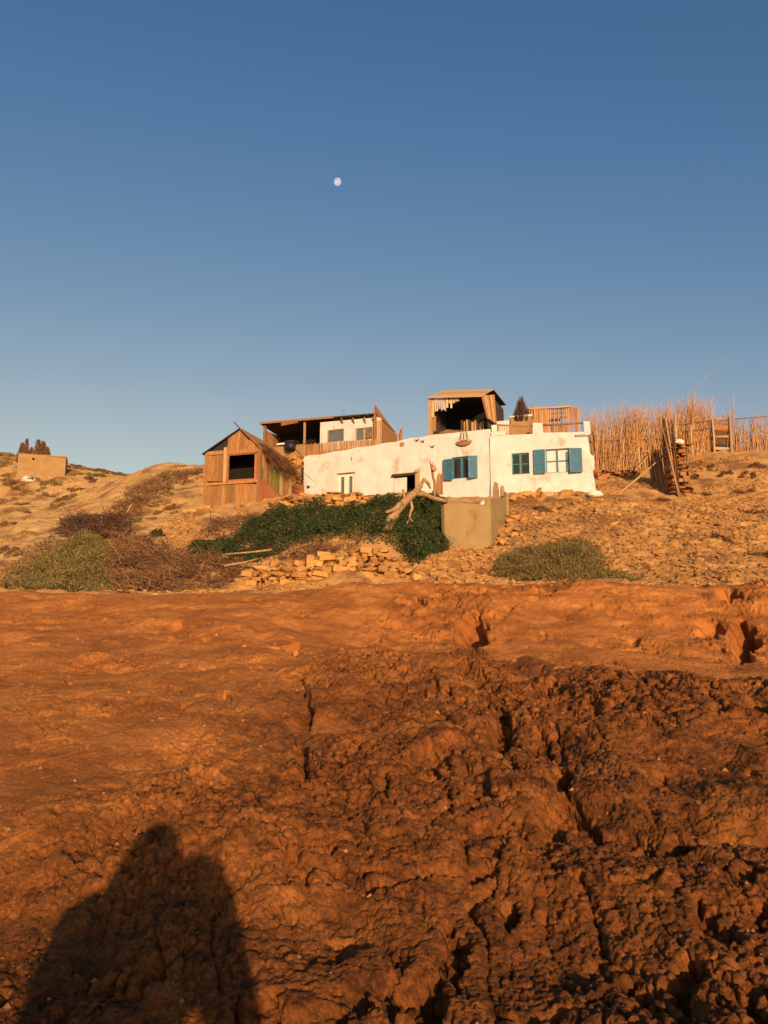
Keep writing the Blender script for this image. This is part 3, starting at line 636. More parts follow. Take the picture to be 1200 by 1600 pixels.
# hatch: half door leaf, rough lintel, timber post
hs0, hs1, hz0, hz1 = hatch
pbox('door', 'plaster', house, HL, hs0+.02, hs0+(hs1-hs0)*.55, hz0, hz1-.10, -.10, -.04, .005)
pbox('lintel', 'wood_dark', house, HL, hs0-.06, hs1+.1, hz1-.05, hz1+.05, -.15, .12, .02); pbox('post', 'wood_pale', house, HL, hs1-.02, hs1+.16, hz0, hz1+.16, -.1, .12, .015)
# parapet posts, rails, ledges
def hp(name, m, x0, x1, y0, y1, o0, o1, j=.0, pl=HR, bv=.02): return pxbox(name, m, house, pl, x0, x1, y0, y1, o0, o1, j, bv)
hp('parapet_post', 'plaster', 832, 848, 660.5, 679, -.35, -.02, .015); hp('parapet_post', 'plaster', 912, 922, 658, 679, -.35, -.02, .015); hp('parapet_post', 'plaster', 768, 776, 664, 684, -.35, -.02, .02)
hp('ledge', 'plaster', 899, 921, 677.4, 680.6, 0, .1, .008)
hp('drip_slot', 'wood_dark', 899, 915, 679, 679.9, .03, .115)
def rail(x0, y0, x1, y1, o, r, m='wood', name='rail', parent=house, pl=HR):
    a = pl.hit(x0, y0, o); b = pl.hit(x1, y1, o); p = pl.pt(*a, o); q = pl.pt(*b, o)
    return MB().tube([p, p.lerp(q, .33)+Vector((0, 0, random.uniform(-.01, .01))), p.lerp(q, .66), q], r, 6).build(name, m, parent, True)
rail(848, 664.5, 912, 660.5, -.18, .04); rail(776, 664, 832, 666, -.18, .035); rail(777, 680, 832, 679, -.18, .03, 'wood_pale')
for x in (778, 797, 829): rail(x, 664, x, 681, -.18, .03, 'wood')
for x in np.arange(781, 797, 3.6): rail(x, 665, x+.4, 679.5, -.18, .022, 'wood_pale', 'baluster')
hp('buttress', 'plaster', 914, 928, 707, 738, -.9, -.5, .05, bv=.14)
hp('plaster_sill', 'plaster', 767, 790, 674, 681, -.3, .03, .02)
# ornaments on the wall
s_, z_ = HL.hit(726.5, 695)
t = thing('boat_ornament', 'small wooden boat ornament with masts hung below the rooftop shelter', 'ornament', tuple(HL.pt(s_, z_, .1)))
hb = MB(); rings = []
for k in range(7):
    u = -1+k/3; w = .12*(1-u*u)+.012; zb = .10*u*u
    rings.append([HL.pt(s_+u*.36, z_+.09+zb*.6, .12+w*.6), HL.pt(s_+u*.36*.9, z_-.06+zb, .12+w*.25), HL.pt(s_+u*.36*.9, z_-.06+zb, .12-w*.25), HL.pt(s_+u*.36, z_+.09+zb*.6, .12-w*.6)])
for k in range(6): hb.hexa(rings[k]+rings[k+1])
hb.build('hull', 'wood', t)
for u in (-.16, .0, .17):
    MB().tube([HL.pt(s_+u, z_+.05, .12), HL.pt(s_+u*.75, z_+.62, .08)], .016, 5).build('mast', 'wood_pale', t)
MB().tube([HL.pt(s_-.30, z_+.1, .12), HL.pt(s_-.1, z_+.5, .1)], .006, 4).build('rigging', 'wood_dark', t); MB().tube([HL.pt(s_+.30, z_+.1, .12), HL.pt(s_+.1, z_+.5, .1)], .006, 4).build('rigging', 'wood_dark', t)
MB().pbox(HL, s_-.14, s_+.15, z_+.16, z_+.2, .09, .13).build('yard', 'wood_pale', t)
for px, py, q in ((652, 688.5, .13), (661, 690.5, .10), (676, 698.5, .13)):
    s0, z0 = HL.hit(px, py); t = thing('bird_ornament', 'small dark gull shaped ornament fixed to the white wall', 'ornament', tuple(HL.pt(s0, z0, .04)), 'gull ornaments on the white wall')
    MB().tube([HL.pt(s0-.06, z0-.02, .05), HL.pt(s0, z0, .06), HL.pt(s0+.07, z0-.04, .05)], [.008, .026, .006], 5).build('body', 'wood_dark', t)
    for sg in (-1, 1): MB().hexa([HL.pt(s0-.025, z0, .05), HL.pt(s0+.03, z0, .05), HL.pt(s0+.03, z0+.012, .05), HL.pt(s0-.025, z0+.012, .05), HL.pt(s0+sg*q-.02, z0+.055, .09), HL.pt(s0+sg*q, z0+.05, .09), HL.pt(s0+sg*q, z0+.06, .09), HL.pt(s0+sg*q-.02, z0+.065, .09)]).build('wing', 'wood_dark', t)
s0, z0 = HL.hit(628.5, 694.5); MB().tube([HL.pt(s0, z0, -.05), HL.pt(s0, z0, .05)], .10, 14).build('vent_cap', 'adobe', house)
s0, z0 = HL.hit(550, 716); MB().tube([HL.pt(s0, z0-.10, .05), HL.pt(s0, z0+.06, .07)], .02, 6).build('wall_hook', 'metal', house)
s0, z0 = HL.hit(482.5, 761); MB().tube([HL.pt(s0, z0, -.05), HL.pt(s0, z0, .08)], .06, 8).build('drain_pipe', 'black_plastic', house)

# ================================================================== ROOFTOP SHELTER
o_f = -.12
rs = thing('rooftop_shelter', 'open fronted timber lookout on the flat roof with ragged slat fringe', 'shelter', tuple(HL.pt(HL.hit(720, 680)[0], 9.0, -.8)))
pxbox('base', 'plaster', rs, HL, 668, 768, 674.5, 684, -2.2, -.06, .02, .03)
pxbox('side_post', 'wood_pale', rs, HL, 669.5, 674, 622.5, 682, -.30, -.05, .01)
sL = HL.hit(670, 650)[0]; sRt = HL.hit(752, 650)[0]; sRb = HL.hit(764, 660)[0]; zT = HL.hit(752, 621)[1]; zB = HL.hit(700, 676)[1]; zS = HL.hit(700, 645)[1]
for k in range(7):                                          # left side wall of planks, seen from inside
    pbox('plank', 'wood_dark', rs, HL, sL+.02, sL+.05, zB, HL.hit(671, 622.5)[1]+.02, -.31-.31*(k+1), -.305-.31*k)
for k in range(9):
    a = sL+.05+(sRt+.25-sL)*k/9; pbox('plank', 'interior_shade', rs, HL, a+.005, a+(sRt+.25-sL)/9-.005, zB, HL.hit(671, 622.5)[1]+(zT-HL.hit(671, 622.5)[1])*k/9+.3, -2.25, -2.2)  # back planks coloured near-black as the shelter's inner shade
# slatted fringe across the front
for k, (x0, x1, y1) in enumerate(((673.5, 679, 652), (679.3, 681.8, 643), (682.2, 685, 642), (685.3, 688.6, 639), (689, 692, 641), (692.3, 695.6, 640), (696.2, 700.8, 637), (701.2, 703, 630), (703.4, 707, 637.5), (707.3, 711, 630), (711.3, 714.5, 628), (714.6, 717.5, 626.5))):
    pxbox('fringe_slat', 'wood_bleached', rs, HL, x0, x1-.7, 621.5, y1, -.12-.01*(k % 2), -.09-.01*(k % 2), .012)
# front sloping roof boards
zfl, zfr = HL.hit(671, 622.5)[1], HL.hit(752, 620.5)[1]; zf = zfr
nb = 5
for k in range(nb):
    t0, t1 = k/nb, (k+1)/nb
    def P_(u, t, d=0): return HL.pt((sL-.02)*(1-u)+(sRt+.02)*u + (.50*t if u == 0 else .42*t), (zfl*(1-u)+zfr*u)+.45*t+d, .06-.6*t)
    MB().hexa([P_(0, t0), P_(1, t0), P_(1, t1-.02), P_(0, t1-.02), P_(0, t0, .03), P_(1, t0, .03), P_(1, t1-.02, .03), P_(0, t1-.02, .03)]).build('roof_board', 'wood_pale', rs)
zr = zf+.45; zrl = zfl+.45
MB().hexa([HL.pt(sL+.5, zrl-.02, -.54), HL.pt(sRt+.42, zr-.02, -.54), HL.pt(sRt+.5, zT+.25, -2.3), HL.pt(sL, zfl+.3, -2.3), HL.pt(sL+.5, zrl+.02, -.54), HL.pt(sRt+.42, zr+.02, -.54), HL.pt(sRt+.5, zT+.29, -2.3), HL.pt(sL, zfl+.34, -2.3)]).build('roof', 'wood_dark', rs)
# leaning plank panel at the right
for k in range(6):
    u0, u1 = k/6, (k+1)/6-.01
    tp0 = HL.hit(751+21*u0*.9, 617.5-4*u0); tp1 = HL.hit(751+21*u1*.9, 617.5-4*u1); b0 = HL.hit(762+13*u0, 655+4*u0+random.uniform(-2, 2)); b1 = HL.hit(762+13*u1, 655+4*u1+random.uniform(-1, 2))
    o1, o0 = .02-.25*u0, -.02-.25*u0
    MB().hexa([HL.pt(*b0, o1+.1), HL.pt(*b1, o1+.1), HL.pt(*b1, o0+.1), HL.pt(*b0, o0+.1), HL.pt(*tp0, o1-.08), HL.pt(*tp1, o1-.08), HL.pt(*tp1, o0-.08), HL.pt(*tp0, o0-.08)]).build('plank', 'wood_pale' if k in (1, 2, 4) else 'wood', rs)
pxbox('side_post', 'wood_dark', rs, HL, 764, 767.5, 655, 683, -.30, -.15, .02); pxbox('side_wall', 'wood_dark', rs, HL, 767, 771, 622, 676, -2.2, -.45, .01)
pxbox('inner_post', 'wood', rs, HL, 674.5, 681, 650, 674, -.35, -.3, .01)
for k, x in enumerate(np.arange(720, 763, 4.2)): pxbox('picket', 'wood_pale' if k % 3 else 'wood_dark', rs, HL, x, x+random.uniform(1.6, 3), 657+random.uniform(-2, 3), 673.6, -.62, -.58, .01)
bmn = MB(); a0 = HL.hit(681, 673)[0]; a1 = HL.hit(722, 673)[0]
rr_ = []
for k in range(9):
    u = k/8; hgt = .06+.14*u+.10*math.sin(u*5)+.05*random.random(); s = a0+(a1-a0)*u
    rr_.append([HL.pt(s, zB-.02, -.25), HL.pt(s, zB-.02, -.75), HL.pt(s, zB+hgt, -.65), HL.pt(s, zB+hgt, -.32)])
for k in range(8): bmn.hexa(rr_[k]+rr_[k+1])
tag(bmn.build('bundle', 'sackcloth'), 'brown cloth bundle slumped inside the rooftop shelter', 'bundle')

# roof clutter
def simple(name, label, cat, m, pl, x0, x1, y0, y1, o0, o1, j=.02, bv=.03):
    o = pxbox(name, m, None, pl, x0, x1, y0, y1, o0, o1, j, bv); return tag(o, label, cat)
simple('low_wall', 'short whitewashed wall beside the rooftop shelter', 'wall', 'plaster', HR, 775, 798, 657, 688, -1.3, -1.0)
aw = thing('adobe_wall', 'plain mud coloured wall on the roof behind the left railing', 'wall', tuple(HR.pt(HR.hit(813, 690)[0], 8.9, -1.2)))
pxbox('wall', 'adobe', aw, HR, 797.5, 831, 651, 690, -1.3, -.9, .02, .03); pxbox('coping', 'plaster', aw, HR, 797, 831.5, 648.5, 651, -1.32, -.86, .015)
sc = thing('reed_screen', 'patched cane screen standing on the roof behind the right railing', 'screen', tuple(HR.pt(HR.hit(865, 690)[0], 8.9, -1.8)))
for k, x in enumerate(np.arange(824, 905, 1.55)):
    gap = 858 < x < 886; ln = random.uniform(-2, 2)
    top = 637+random.uniform(-2.5, 2) if x > 884 or x < 846 else 638+random.uniform(-1, 1.5)
    a = HR.hit(x, top, -1.8); b = HR.hit(x-ln*.8, 690, -1.8)
    if gap and 0 <= (k % 4) < 3: a = HR.hit(x, 662+random.uniform(-3, 3), -1.8)
    MB().tube([HR.pt(b[0], 8.75, -1.8+random.uniform(-.04, .04)), HR.pt(*a, -1.8+random.uniform(-.04, .04))], random.uniform(.018, .034), 5).build('reed', 'reed', sc)
for y0, y1 in ((637.5, 640.5), (644, 648), (650, 654.5)): pxbox('board', 'wood', sc, HR, 852, 889, y0, y1, -1.86, -1.83, .02)
pxbox('board', 'wood_dark', sc, HR, 854, 876, 655, 658.5, -1.9, -1.87, .02); pxbox('board', 'wood_pale', sc, HR, 826, 892, 635.5, 637.5, -1.78, -1.74, .02)
# dark dried plant
pb = HR.pt(HR.hit(812, 650)[0], HR.hit(812, 650)[1]-.05, -1.1); t = thing('dried_plant', 'dark dried spiky plant standing behind the roof wall', 'plant', tuple(pb))
n = 420; th = rng.uniform(0, 2*np.pi, n); hh = rng.random(n)**1.5; ln = .25+.25*rng.random(n)
bx = np.stack([.05*np.cos(th), .05*np.sin(th), hh*.85], 1)+np.array(pb); spread = (.34*(1-hh)+.02)[:, None]
tip = bx+np.stack([np.cos(th), np.sin(th), np.zeros(n)], 1)*spread+np.stack([0*th, 0*th, ln], 1); mid = (bx+tip)/2+np.stack([np.cos(th), np.sin(th), -.5+0*th], 1)*spread*.35
V, Q = tubes(np.stack([bx, mid, tip], 1), np.tile([.014, .012, .003], (n, 1))); link('foliage', fast_mesh('foliage', V, Q), 'twig_dark', t)
MB().tube([pb+Vector((0, 0, -.1)), pb+Vector((.02, 0, .8)), pb+Vector((.0, .0, 1.22))], [.05, .03, .005], 6).build('stem', 'wood_dark', t)
s0, z0 = HL.hit(627, 690, -3); t = thing('reed_bundle', 'small bundle of dry reeds upright behind the white house roof', 'reeds', tuple(HL.pt(s0, 9.0, -3)))
for k in range(12):
    a = random.uniform(-.12, .12); MB().tube([HL.pt(s0+a*.6, 8.9, -3+random.uniform(-.08, .08)), HL.pt(s0+a*1.3, HL.hit(627, 667+random.uniform(0, 12), -3)[1], -3+random.uniform(-.1, .1))], .018, 4).build('reed', 'reed', t)

# ================================================================== WOODEN SHACK
A = at(319, 790, 32.75); B = at(404, 787, 32.0); SH = VP((A.x, A.y), (B.x, B.y))
shk = thing('wooden_shack', 'small weathered plank shack with a big dark window opening', 'shack', tuple(SH.pt(SH.L/2, 5.8, -1)))
def sh(name, m, x0, x1, y0, y1, o0, o1, j=.006): return pxbox(name, m, shk, SH, x0, x1, y0, y1, o0, o1, j)
sh('post', 'wood', 318.5, 323.5, 708, 795, -.10, .04); sh('post', 'wood_pale', 349, 353.5, 699, 754, -.06, .05); sh('post', 'wood', 401, 406.5, 699, 792, -.10, .04)
sh('rail', 'wood', 322, 402, 752, 756, .0, .06); sh('rail', 'wood', 323.5, 349, 704.5, 710.5, .0, .05); sh('rail', 'wood', 353.5, 402, 702.5, 708.5, .0, .05)
for k in range(4): sh('plank', 'wood', 323.5+k*6.35, 329.5+k*6.35, 710, 752, -.03, .0+random.uniform(-.008, .008))
x = 322
while x < 401:
    w = random.uniform(5.5, 9); x1 = min(x+w, 402); sh('plank', 'wood', x, x1-.35, 756, 793, -.03, random.uniform(-.012, .008)); x = x1
wf = thing_w = sh('window_frame', 'wood_red', 353.5, 357, 708.5, 752, -.05, .02); 
sh('window_frame', 'wood_red', 397.3, 401, 708, 752, -.05, .02); sh('window_frame', 'wood_red', 357, 397.3, 748.5, 752, -.05, .02); sh('window_frame', 'wood_red', 357, 397.3, 708.5, 710.5, -.05, .02)
# gable
sA = SH.hit(320, 711); sR = SH.hit(377, 671); sB = SH.hit(405, 700)
def gz(s): return np.interp(s, [sA[0], sR[0], sB[0]], [sA[1], sR[1], sB[1]])
zh = SH.hit(377, 703)[1]; s = SH.hit(355, 690)[0]; e_ = SH.hit(402, 700)[0]
while s < e_:
    w = random.uniform(.13, .22); s1 = min(s+w, e_); lean = .05
    MB().hexa([SH.pt(s, zh-.04, .01), SH.pt(s1-.01, zh-.04, .01), SH.pt(s1-.01, zh-.04, -.02), SH.pt(s, zh-.04, -.02), SH.pt(s+lean, gz(s+lean), .01), SH.pt(s1-.01+lean, gz(s1+lean), .01), SH.pt(s1-.01+lean, gz(s1+lean), -.02), SH.pt(s+lean, gz(s+lean), -.02)]).build('gable_board', 'wood', shk); s = s1
DEP = 3.0
a, b, c = SH.pt(sA[0]-.06, sA[1], .12), SH.pt(sR[0], sR[1], .12), SH.pt(sB[0]+.12, sB[1]-.05, .12); bk = Vector((-SH.n.x*DEP, -SH.n.y*DEP, 0)); up = Vector((0, 0, .05))
MB().hexa([a, b, b+bk, a+bk, a+up, b+up, b+bk+up, a+bk+up]).build('roof', 'tarp', shk); MB().hexa([b, c, c+bk, b+bk, b+up, c+up, c+bk+up, b+bk+up]).build('roof', 'wood', shk)
tz = SH.hit(340, 704)[1]
MB().hexa([SH.pt(sA[0]+.05, sA[1]-.06, -.01), SH.pt(SH.hit(355, 690)[0], tz-.05, -.01), SH.pt(SH.hit(355, 690)[0], tz-.05, -.03), SH.pt(sA[0]+.05, sA[1]-.06, -.03), SH.pt(sA[0]+.03, sA[1], -.01), SH.pt(SH.hit(355, 690)[0], gz(SH.hit(355, 690)[0]), -.01), SH.pt(SH.hit(355, 690)[0], gz(SH.hit(355, 690)[0]), -.03), SH.pt(sA[0]+.03, sA[1], -.03)]).build('tarp', 'tarp', shk)
pbox('back_wall', 'interior_shade', shk, SH, .28, SH.L-.12, 5.6, 8.42, -1.1, -1.05); pbox('side_wall', 'interior_shade', shk, SH, .0, .04, 5.6, 8.2, -DEP, -.12)  # near-black panels give the window opening its painted shade
MB().tube([SH.pt(SH.hit(367, 660)[0], SH.hit(367, 660)[1], .1), SH.pt(SH.hit(378, 672)[0], SH.hit(378, 672)[1], .1), SH.pt(SH.hit(392, 686)[0], SH.hit(392, 686)[1], .14)], .022, 5).build('ridge_stick', 'wood_dark', shk)
# right side wall: plane from the corner going back
c0 = SH.pt(SH.L, 0, 0); c1 = SH.pt(SH.L+.1, 0, -DEP); SD = VP((c0.x, c0.y), (c1.x, c1.y)); k = 0; s = .08
ztop_ = sB[1]-.02
while s < SD.L-.1:
    w = random.uniform(.24, .34); pl_ = pbox('plank', 'wood' if k % 3 else 'wood_pale', shk, SD, s, s+w-.012, 5.7, ztop_-.06*s, -.03, random.uniform(-.01, .01))
    if k in (0, 3, 5): pbox('paint_patch', 'green_paint', pl_, SD, s+.02, s+w-.05, ztop_-1.25 if k == 0 else ztop_-1.5, ztop_-(.75 if k == 0 else .25), .011, .014)
    s += w; k += 1
MB().hexa([SD.pt(.02, 5.6, .12), SD.pt(2.7, 5.9, .6), SD.pt(2.7, 5.9, .55), SD.pt(.02, 5.6, .06), SD.pt(.02, 7.1, .05), SD.pt(2.6, 6.35, .3), SD.pt(2.6, 6.35, .25), SD.pt(.02, 7.1, .02)]).build('red_board', 'wood_red', shk)
pxbox('red_board', 'wood_red', shk, HL, 451, 474, 757, 776, .0, .08, .03); pxbox('corner_post', 'wood', shk, HL, 444, 450, 725, 778, .05, .15, .02)
# branches hanging along the right eave
n = 420; sb = rng.uniform(0, SD.L-.5, n); P0 = np.array([tuple(SD.pt(s, ztop_+.25-.05*s, -.35+random.uniform(-.2, .25))) for s in sb])
out = np.array([SD.n.x, SD.n.y, 0]); al = np.array([SD.u.x, SD.u.y, 0]); L_ = (.5+.9*rng.random(n))[:, None]
P2 = P0+out*(.35+.35*rng.random(n))[:, None]*L_+al*(rng.normal(.55, .35, n))[:, None]*L_+np.array([0, 0, -1])*(.45+.45*rng.random(n))[:, None]*L_; P1 = (P0+P2)/2+np.array([0, 0, .12])+rng.normal(0, .04, (n, 3))
V, Q = tubes(np.stack([P0, P1, P2], 1), np.tile([.02, .014, .006], (n, 1))); tag(link('eave_branches', fast_mesh('eave_branches', V, Q), 'twig', shk), kind='stuff')

# ================================================================== UPPER SHED
A = at(412, 700, 42.2); B = at(593, 692, 39.4); US = VP((A.x, A.y), (B.x, B.y))
us = thing('upper_shed', 'ramshackle shed with a dark open bay and two windows above the white house', 'shed', tuple(US.pt(US.L/2, 9.9, -1.5)))
def u_(name, m, x0, x1, y0, y1, o0, o1, j=.008, bv=0): return pxbox(name, m, us, US, x0, x1, y0, y1, o0, o1, j, bv)
w0, w1 = US.rect(511, 537, 671, 690.5), US.rect(555, 582, 668.5, 687.5); s5 = US.hit(500, 680)[0]; s9 = US.hit(593, 670)[0]
zt0 = US.hit(500, 657)[1]; zt1 = US.hit(593, 649)[1]
link('wall', wall_mesh(US, s5, s9, 9.9, lambda s: zt0+(zt1-zt0)*(s-s5)/(s9-s5)-.1, [w0, w1], .25, .015, .4, .15), 'plaster', us)
pbox('interior_wall', 'interior_shade', us, US, .1, s9-1.3, 9.7, zt0-.05, -1.6, -1.5); pbox('floor', 'wood_dark', us, US, 0, s9, 9.6, 9.75, -2.6, 0)
pane_window(us, US, w0, -.06, 'wood', 'glass_grey', 1, 1, .05); fr = pane_window(us, US, w1, -.06, 'wood_pale', 'glass_grey', 2, 1, .05)
u_('board', 'wood', 572, 581, 676, 684, -.03, .0)
for k in range(6): pbox('plank', 'wood', us, US, .0, .04, 9.75, zt0-.12, -.43*(k+1)+.01, -.43*k)
u_('post', 'wood', 411, 415, 664, 698, -.06, .06); u_('post', 'wood_pale', 474, 477, 659, 693, -.0, .08); u_('post', 'wood_pale', 588.5, 593.5, 657, 694, -.1, .06)
# roof: fascia, sheet with battens, brackets
e0, e1 = US.hit(411, 663), US.hit(588, 648.5)
def RP(u, o, dz): return US.pt(e0[0]-.05+(e1[0]-e0[0]+.1)*u, e0[1]+(e1[1]-e0[1])*u+dz, o)
MB().hexa([RP(0, .2, 0), RP(1, .2, 0), RP(1, -2.3, -.32), RP(0, -2.3, -.32), RP(0, .2, .05), RP(1, .2, .05), RP(1, -2.3, -.27), RP(0, -2.3, -.27)]).build('roof', 'wood_dark', us)
MB().hexa([RP(0, .26, -.05), RP(.65, .26, -.05), RP(.65, .21, -.05), RP(0, .21, -.05), RP(0, .26, .06), RP(.65, .26, .06), RP(.65, .21, .06), RP(0, .21, .06)]).build('fascia', 'wood', us)
for k in range(14): MB().hexa([RP(k/14, .19, -.045), RP(k/14+.012, .19, -.045), RP(k/14+.012, -2.5, -.33), RP(k/14, -2.5, -.33), RP(k/14, .19, -.005), RP(k/14+.012, .19, -.005), RP(k/14+.012, -2.5, -.30), RP(k/14, -2.5, -.30)]).build('rafter', 'wood_dark', us)
for x in (533, 551, 569, 583): 
    a = US.hit(x, 652-(x-533)*.05, .2); b = US.hit(x+2, 661, .05); MB().tube([US.pt(a[0], a[1]-.05, .2), US.pt(b[0], b[1], .03)], .045, 5).build('bracket', 'wood', us)
MB().hexa([US.pt(e1[0]-.02, 9.9, .25), US.pt(e1[0]+.03, 9.9, .25), US.pt(e1[0]+.03, 9.9, -2.7), US.pt(e1[0]-.02, 9.9, -2.7), US.pt(e1[0]-.02, US.hit(587, 634)[1], .25), US.pt(e1[0]+.03, US.hit(587, 634)[1], .25), US.pt(e1[0]+.03, zt0-.5, -2.7), US.pt(e1[0]-.02, zt0-.5, -2.7)]).build('side_boarding', 'wood', us)
MB().hexa([RP(.20, .30, -.26), RP(.35, .30, -.16), RP(.35, .28, -.16), RP(.20, .28, -.26), RP(.20, .30, -.03), RP(.35, .30, -.03), RP(.35, .28, -.03), RP(.20, .28, -.03)]).build('cloth_valance', 'sackcloth', us)
for x in np.arange(476, 590, .85):
    if 446 < x < 465: continue
    t0 = np.interp(x, [416, 475, 590], [696, 694.5, 686])+random.uniform(-1.6, 1.2); a = US.hit(x, t0, .7); b = US.hit(x+random.uniform(-.5, .5), t0+22, .7)
    if x > 474: MB().tube([US.pt(*b, .7), US.pt(*a, .7+random.uniform(-.03, .03))], random.uniform(.010, .017), 4).build('reed', 'reed', us)
u_('parapet', 'adobe', 417, 476, 696.5, 722, .35, .75, .03, .04); u_('sill_board', 'white_paint', 432, 450, 692, 694.5, .2, .5); u_('parapet_rail', 'wood', 475, 592, 705, 708, .76, .82)
u_('base_wall', 'adobe', 420, 600, 705, 735, -2.4, .66, .03); MB().tube([US.pt(*US.hit(442, 716, .8), .8), US.pt(*US.hit(462, 702, .8), .8), US.pt(*US.hit(474, 714, .8), .8)], .012, 4).build('wire', 'wood_dark', us)
for x in (533.5, 535.5): MB().tube([RP((x-411)/177, -.3, -.05), RP((x-411)/177, -.3, .55)], .012, 4).build('antenna', 'metal', us)
s0, z0 = US.hit(455.5, 704, .85); bk_ = thing('bucket', 'black plastic tub hung on the shed parapet', 'tub', tuple(US.pt(s0, z0, .9)))
MB().tube([US.pt(s0, z0, .98), US.pt(s0, z0+.12, .98), US.pt(s0, z0+.40, .98)], [.25, .28, .31], 14).build('body', 'black_plastic', bk_, True); MB().tube([US.pt(s0, z0+.40, .98), US.pt(s0, z0+.44, .98)], .335, 14).build('rim', 'black_plastic', bk_)
# stone face under the shed
A = at(436, 745, 38.2); B = at(487, 742, 37.6); rw = VP((A.x, A.y), (B.x, B.y)); rt = thing('rubble_face', 'rough stone face under the shed beside the white house', 'stone wall', tuple(A))
dry_wall(rt, rw, lambda s: A.z-.6, lambda s: rw.hit(460, 714)[1], .2, .25, .55, .6, 'stone', .1)

# ================================================================== REED FENCE, GATE, PILLAR
fpts = [(921, 744, 38.2), (985, 736, 38.4), (1060, 722, 38.8), (1122, 708, 39.4)]; fpts2 = [(1136, 706, 39.5), (1200, 705, 39.4), (1330, 700, 39.6)]
fence = thing('reed_fence', 'tall ragged fence of dry canes tied to horizontal poles beside the white house', 'fence', tuple(at(1010, 735, 38.5)))
fence2 = thing('reed_fence', 'shorter cane fence running on beyond the slatted gate', 'fence', tuple(at(1200, 706, 39.4)))
proto = []
for k in range(8):
    b1, b2 = rng.normal(0, .012, 2), rng.normal(0, .03, 2)
    me = MB().tube([(0, 0, 0), (b1[0], b1[1], .45), (b2[0], b2[1], .8), (b2[0]*2, b2[1]*2, 1)], [1, .9, .65, .2], 4).mesh('reed')
    me = bpy.data.meshes.new('reed'); r_ = .011
    mb = MB().tube([(0, 0, 0), (b1[0], b1[1], .45), (b2[0], b2[1], .8), (b2[0]*2, b2[1]*2, 1)], [r_, r_*.9, r_*.7, r_*.3], 4); me.from_pydata(mb.v, [], mb.f); me.materials.append(MATS['reed']); proto.append(me)
def topy(x):
    return float(np.interp(x, [920, 930, 938, 942, 960, 985, 1005, 1012, 1028, 1045, 1062, 1078, 1090, 1105, 1118, 1140, 1146, 1160, 1180, 1200, 1330],
                              [645, 640, 660, 640, 634, 632, 634, 650, 630, 632, 640, 612, 618, 632, 658, 648, 632, 658, 652, 648, 645]))
def add_reeds(root, pts, n_ind, n_stuff, lean0):
    xs = [p[0] for p in pts]; W = [at(*p) for p in pts]; reeds = []
    for k in range(n_ind+n_stuff):
        x = random.uniform(xs[0], xs[-1]); u = np.interp(x, xs, range(len(xs))); i = min(int(u), len(xs)-2); b = W[i].lerp(W[i+1], u-i); b = b+Vector((0, random.uniform(-.22, .15), 0)); b.z = G(b.x, b.y)-.08
        zt = at(x, topy(x)+abs(random.gauss(0, 16))+random.uniform(-9, 4)+7*math.sin(x*.33)*math.sin(x*.11), b.y).z; h = max(.7, zt-b.z)
        lean = random.gauss(lean0 if x > 985 or x < 950 else lean0+.12, .13); reeds.append((b, h, lean, random.gauss(0, .05)))
    for b, h, lx, ly in reeds[:n_ind]:
        o = bpy.data.objects.new('reed', random.choice(proto)); COL.objects.link(o); o.parent = root; o.location = b-ORG[root.name]; q = random.uniform(.75, 1.35)
        o.scale = (q, q, h); o.rotation_euler = (ly, lx, random.uniform(0, 6))
        o.rotation_mode = 'XYZ'
    rest = reeds[n_ind:]
    if rest:
        Pb = np.array([tuple(r[0]) for r in rest]); d = np.array([(math.sin(r[2]), -math.sin(r[3]), 1) for r in rest])*np.array([r[1] for r in rest])[:, None]
        Pm = Pb+d*.55+rng.normal(0, .025, Pb.shape); Pt = Pb+d+rng.normal(0, .06, Pb.shape); V, Q = tubes(np.stack([Pb, Pm, Pt], 1), np.tile([.014, .011, .003], (len(rest), 1))*(.7+.7*rng.random((len(rest), 1))), 3)
        tag(link('reeds', fast_mesh('reeds', V, Q), 'reeds_far', root), kind='stuff')
add_reeds(fence, fpts, 240, 1200, .06); add_reeds(fence2, fpts2, 60, 700, -.06)
def pole(parent, p, q, r, m='wood', name='pole', n=6):
    p = Vector(p); q = Vector(q); mid = p.lerp(q, .5)+Vector((random.uniform(-.03, .03), 0, random.uniform(-.04, .04)))
    return MB().tube([p, mid, q], [r, r*.95, r*.8], n).build(name, m, parent, True)
for y0, y1 in ((689, 684), (716, 703)): pole(fence, at(922, y0, 38.0), at(1042, y1, 38.35), .03)
pole(fence, at(1070, 662, 38.6), at(1118, 655, 38.9), .025); pole(fence, at(1072, 674, 38.6), at(1115, 666, 38.9), .025); pole(fence, at(1030, 665, 38.5), at(1075, 661, 38.6), .025); pole(fence2, at(1148, 655, 39.1), at(1240, 648, 39.3), .025)
for x, y0, y1 in ((1000, 730, 690), (944, 735, 688), (1082, 708, 664), (1058, 715, 650)): pole(fence, at(x, y0, 38.2)-Vector((0, 0, .3)), at(x-3, y1, 38.25), .05, 'wood_pale', 'post')
canes = ((1085, 612, 1131, 556), (1078, 640, 1082, 603), (1140, 650, 1147, 610), (1098, 640, 1106, 618))
for x0, y0, x1, y1 in canes: MB().tube([at(x0-4, y0+60, 39), at(x0, y0, 39), at((x0+x1)/2+1, (y0+y1)/2-2, 39), at(x1, y1, 39)], [.02, .016, .010, .003], 4).build('cane', 'reed', fence)
g0 = at(1116, 706, 38.9); g1 = at(1146, 704, 39.0); GT = VP((g0.x, g0.y), (g1.x, g1.y)); gate = thing('slatted_gate', 'rough wooden gate of crooked boards in the cane fence', 'gate', (g0.x, g0.y, g0.z))
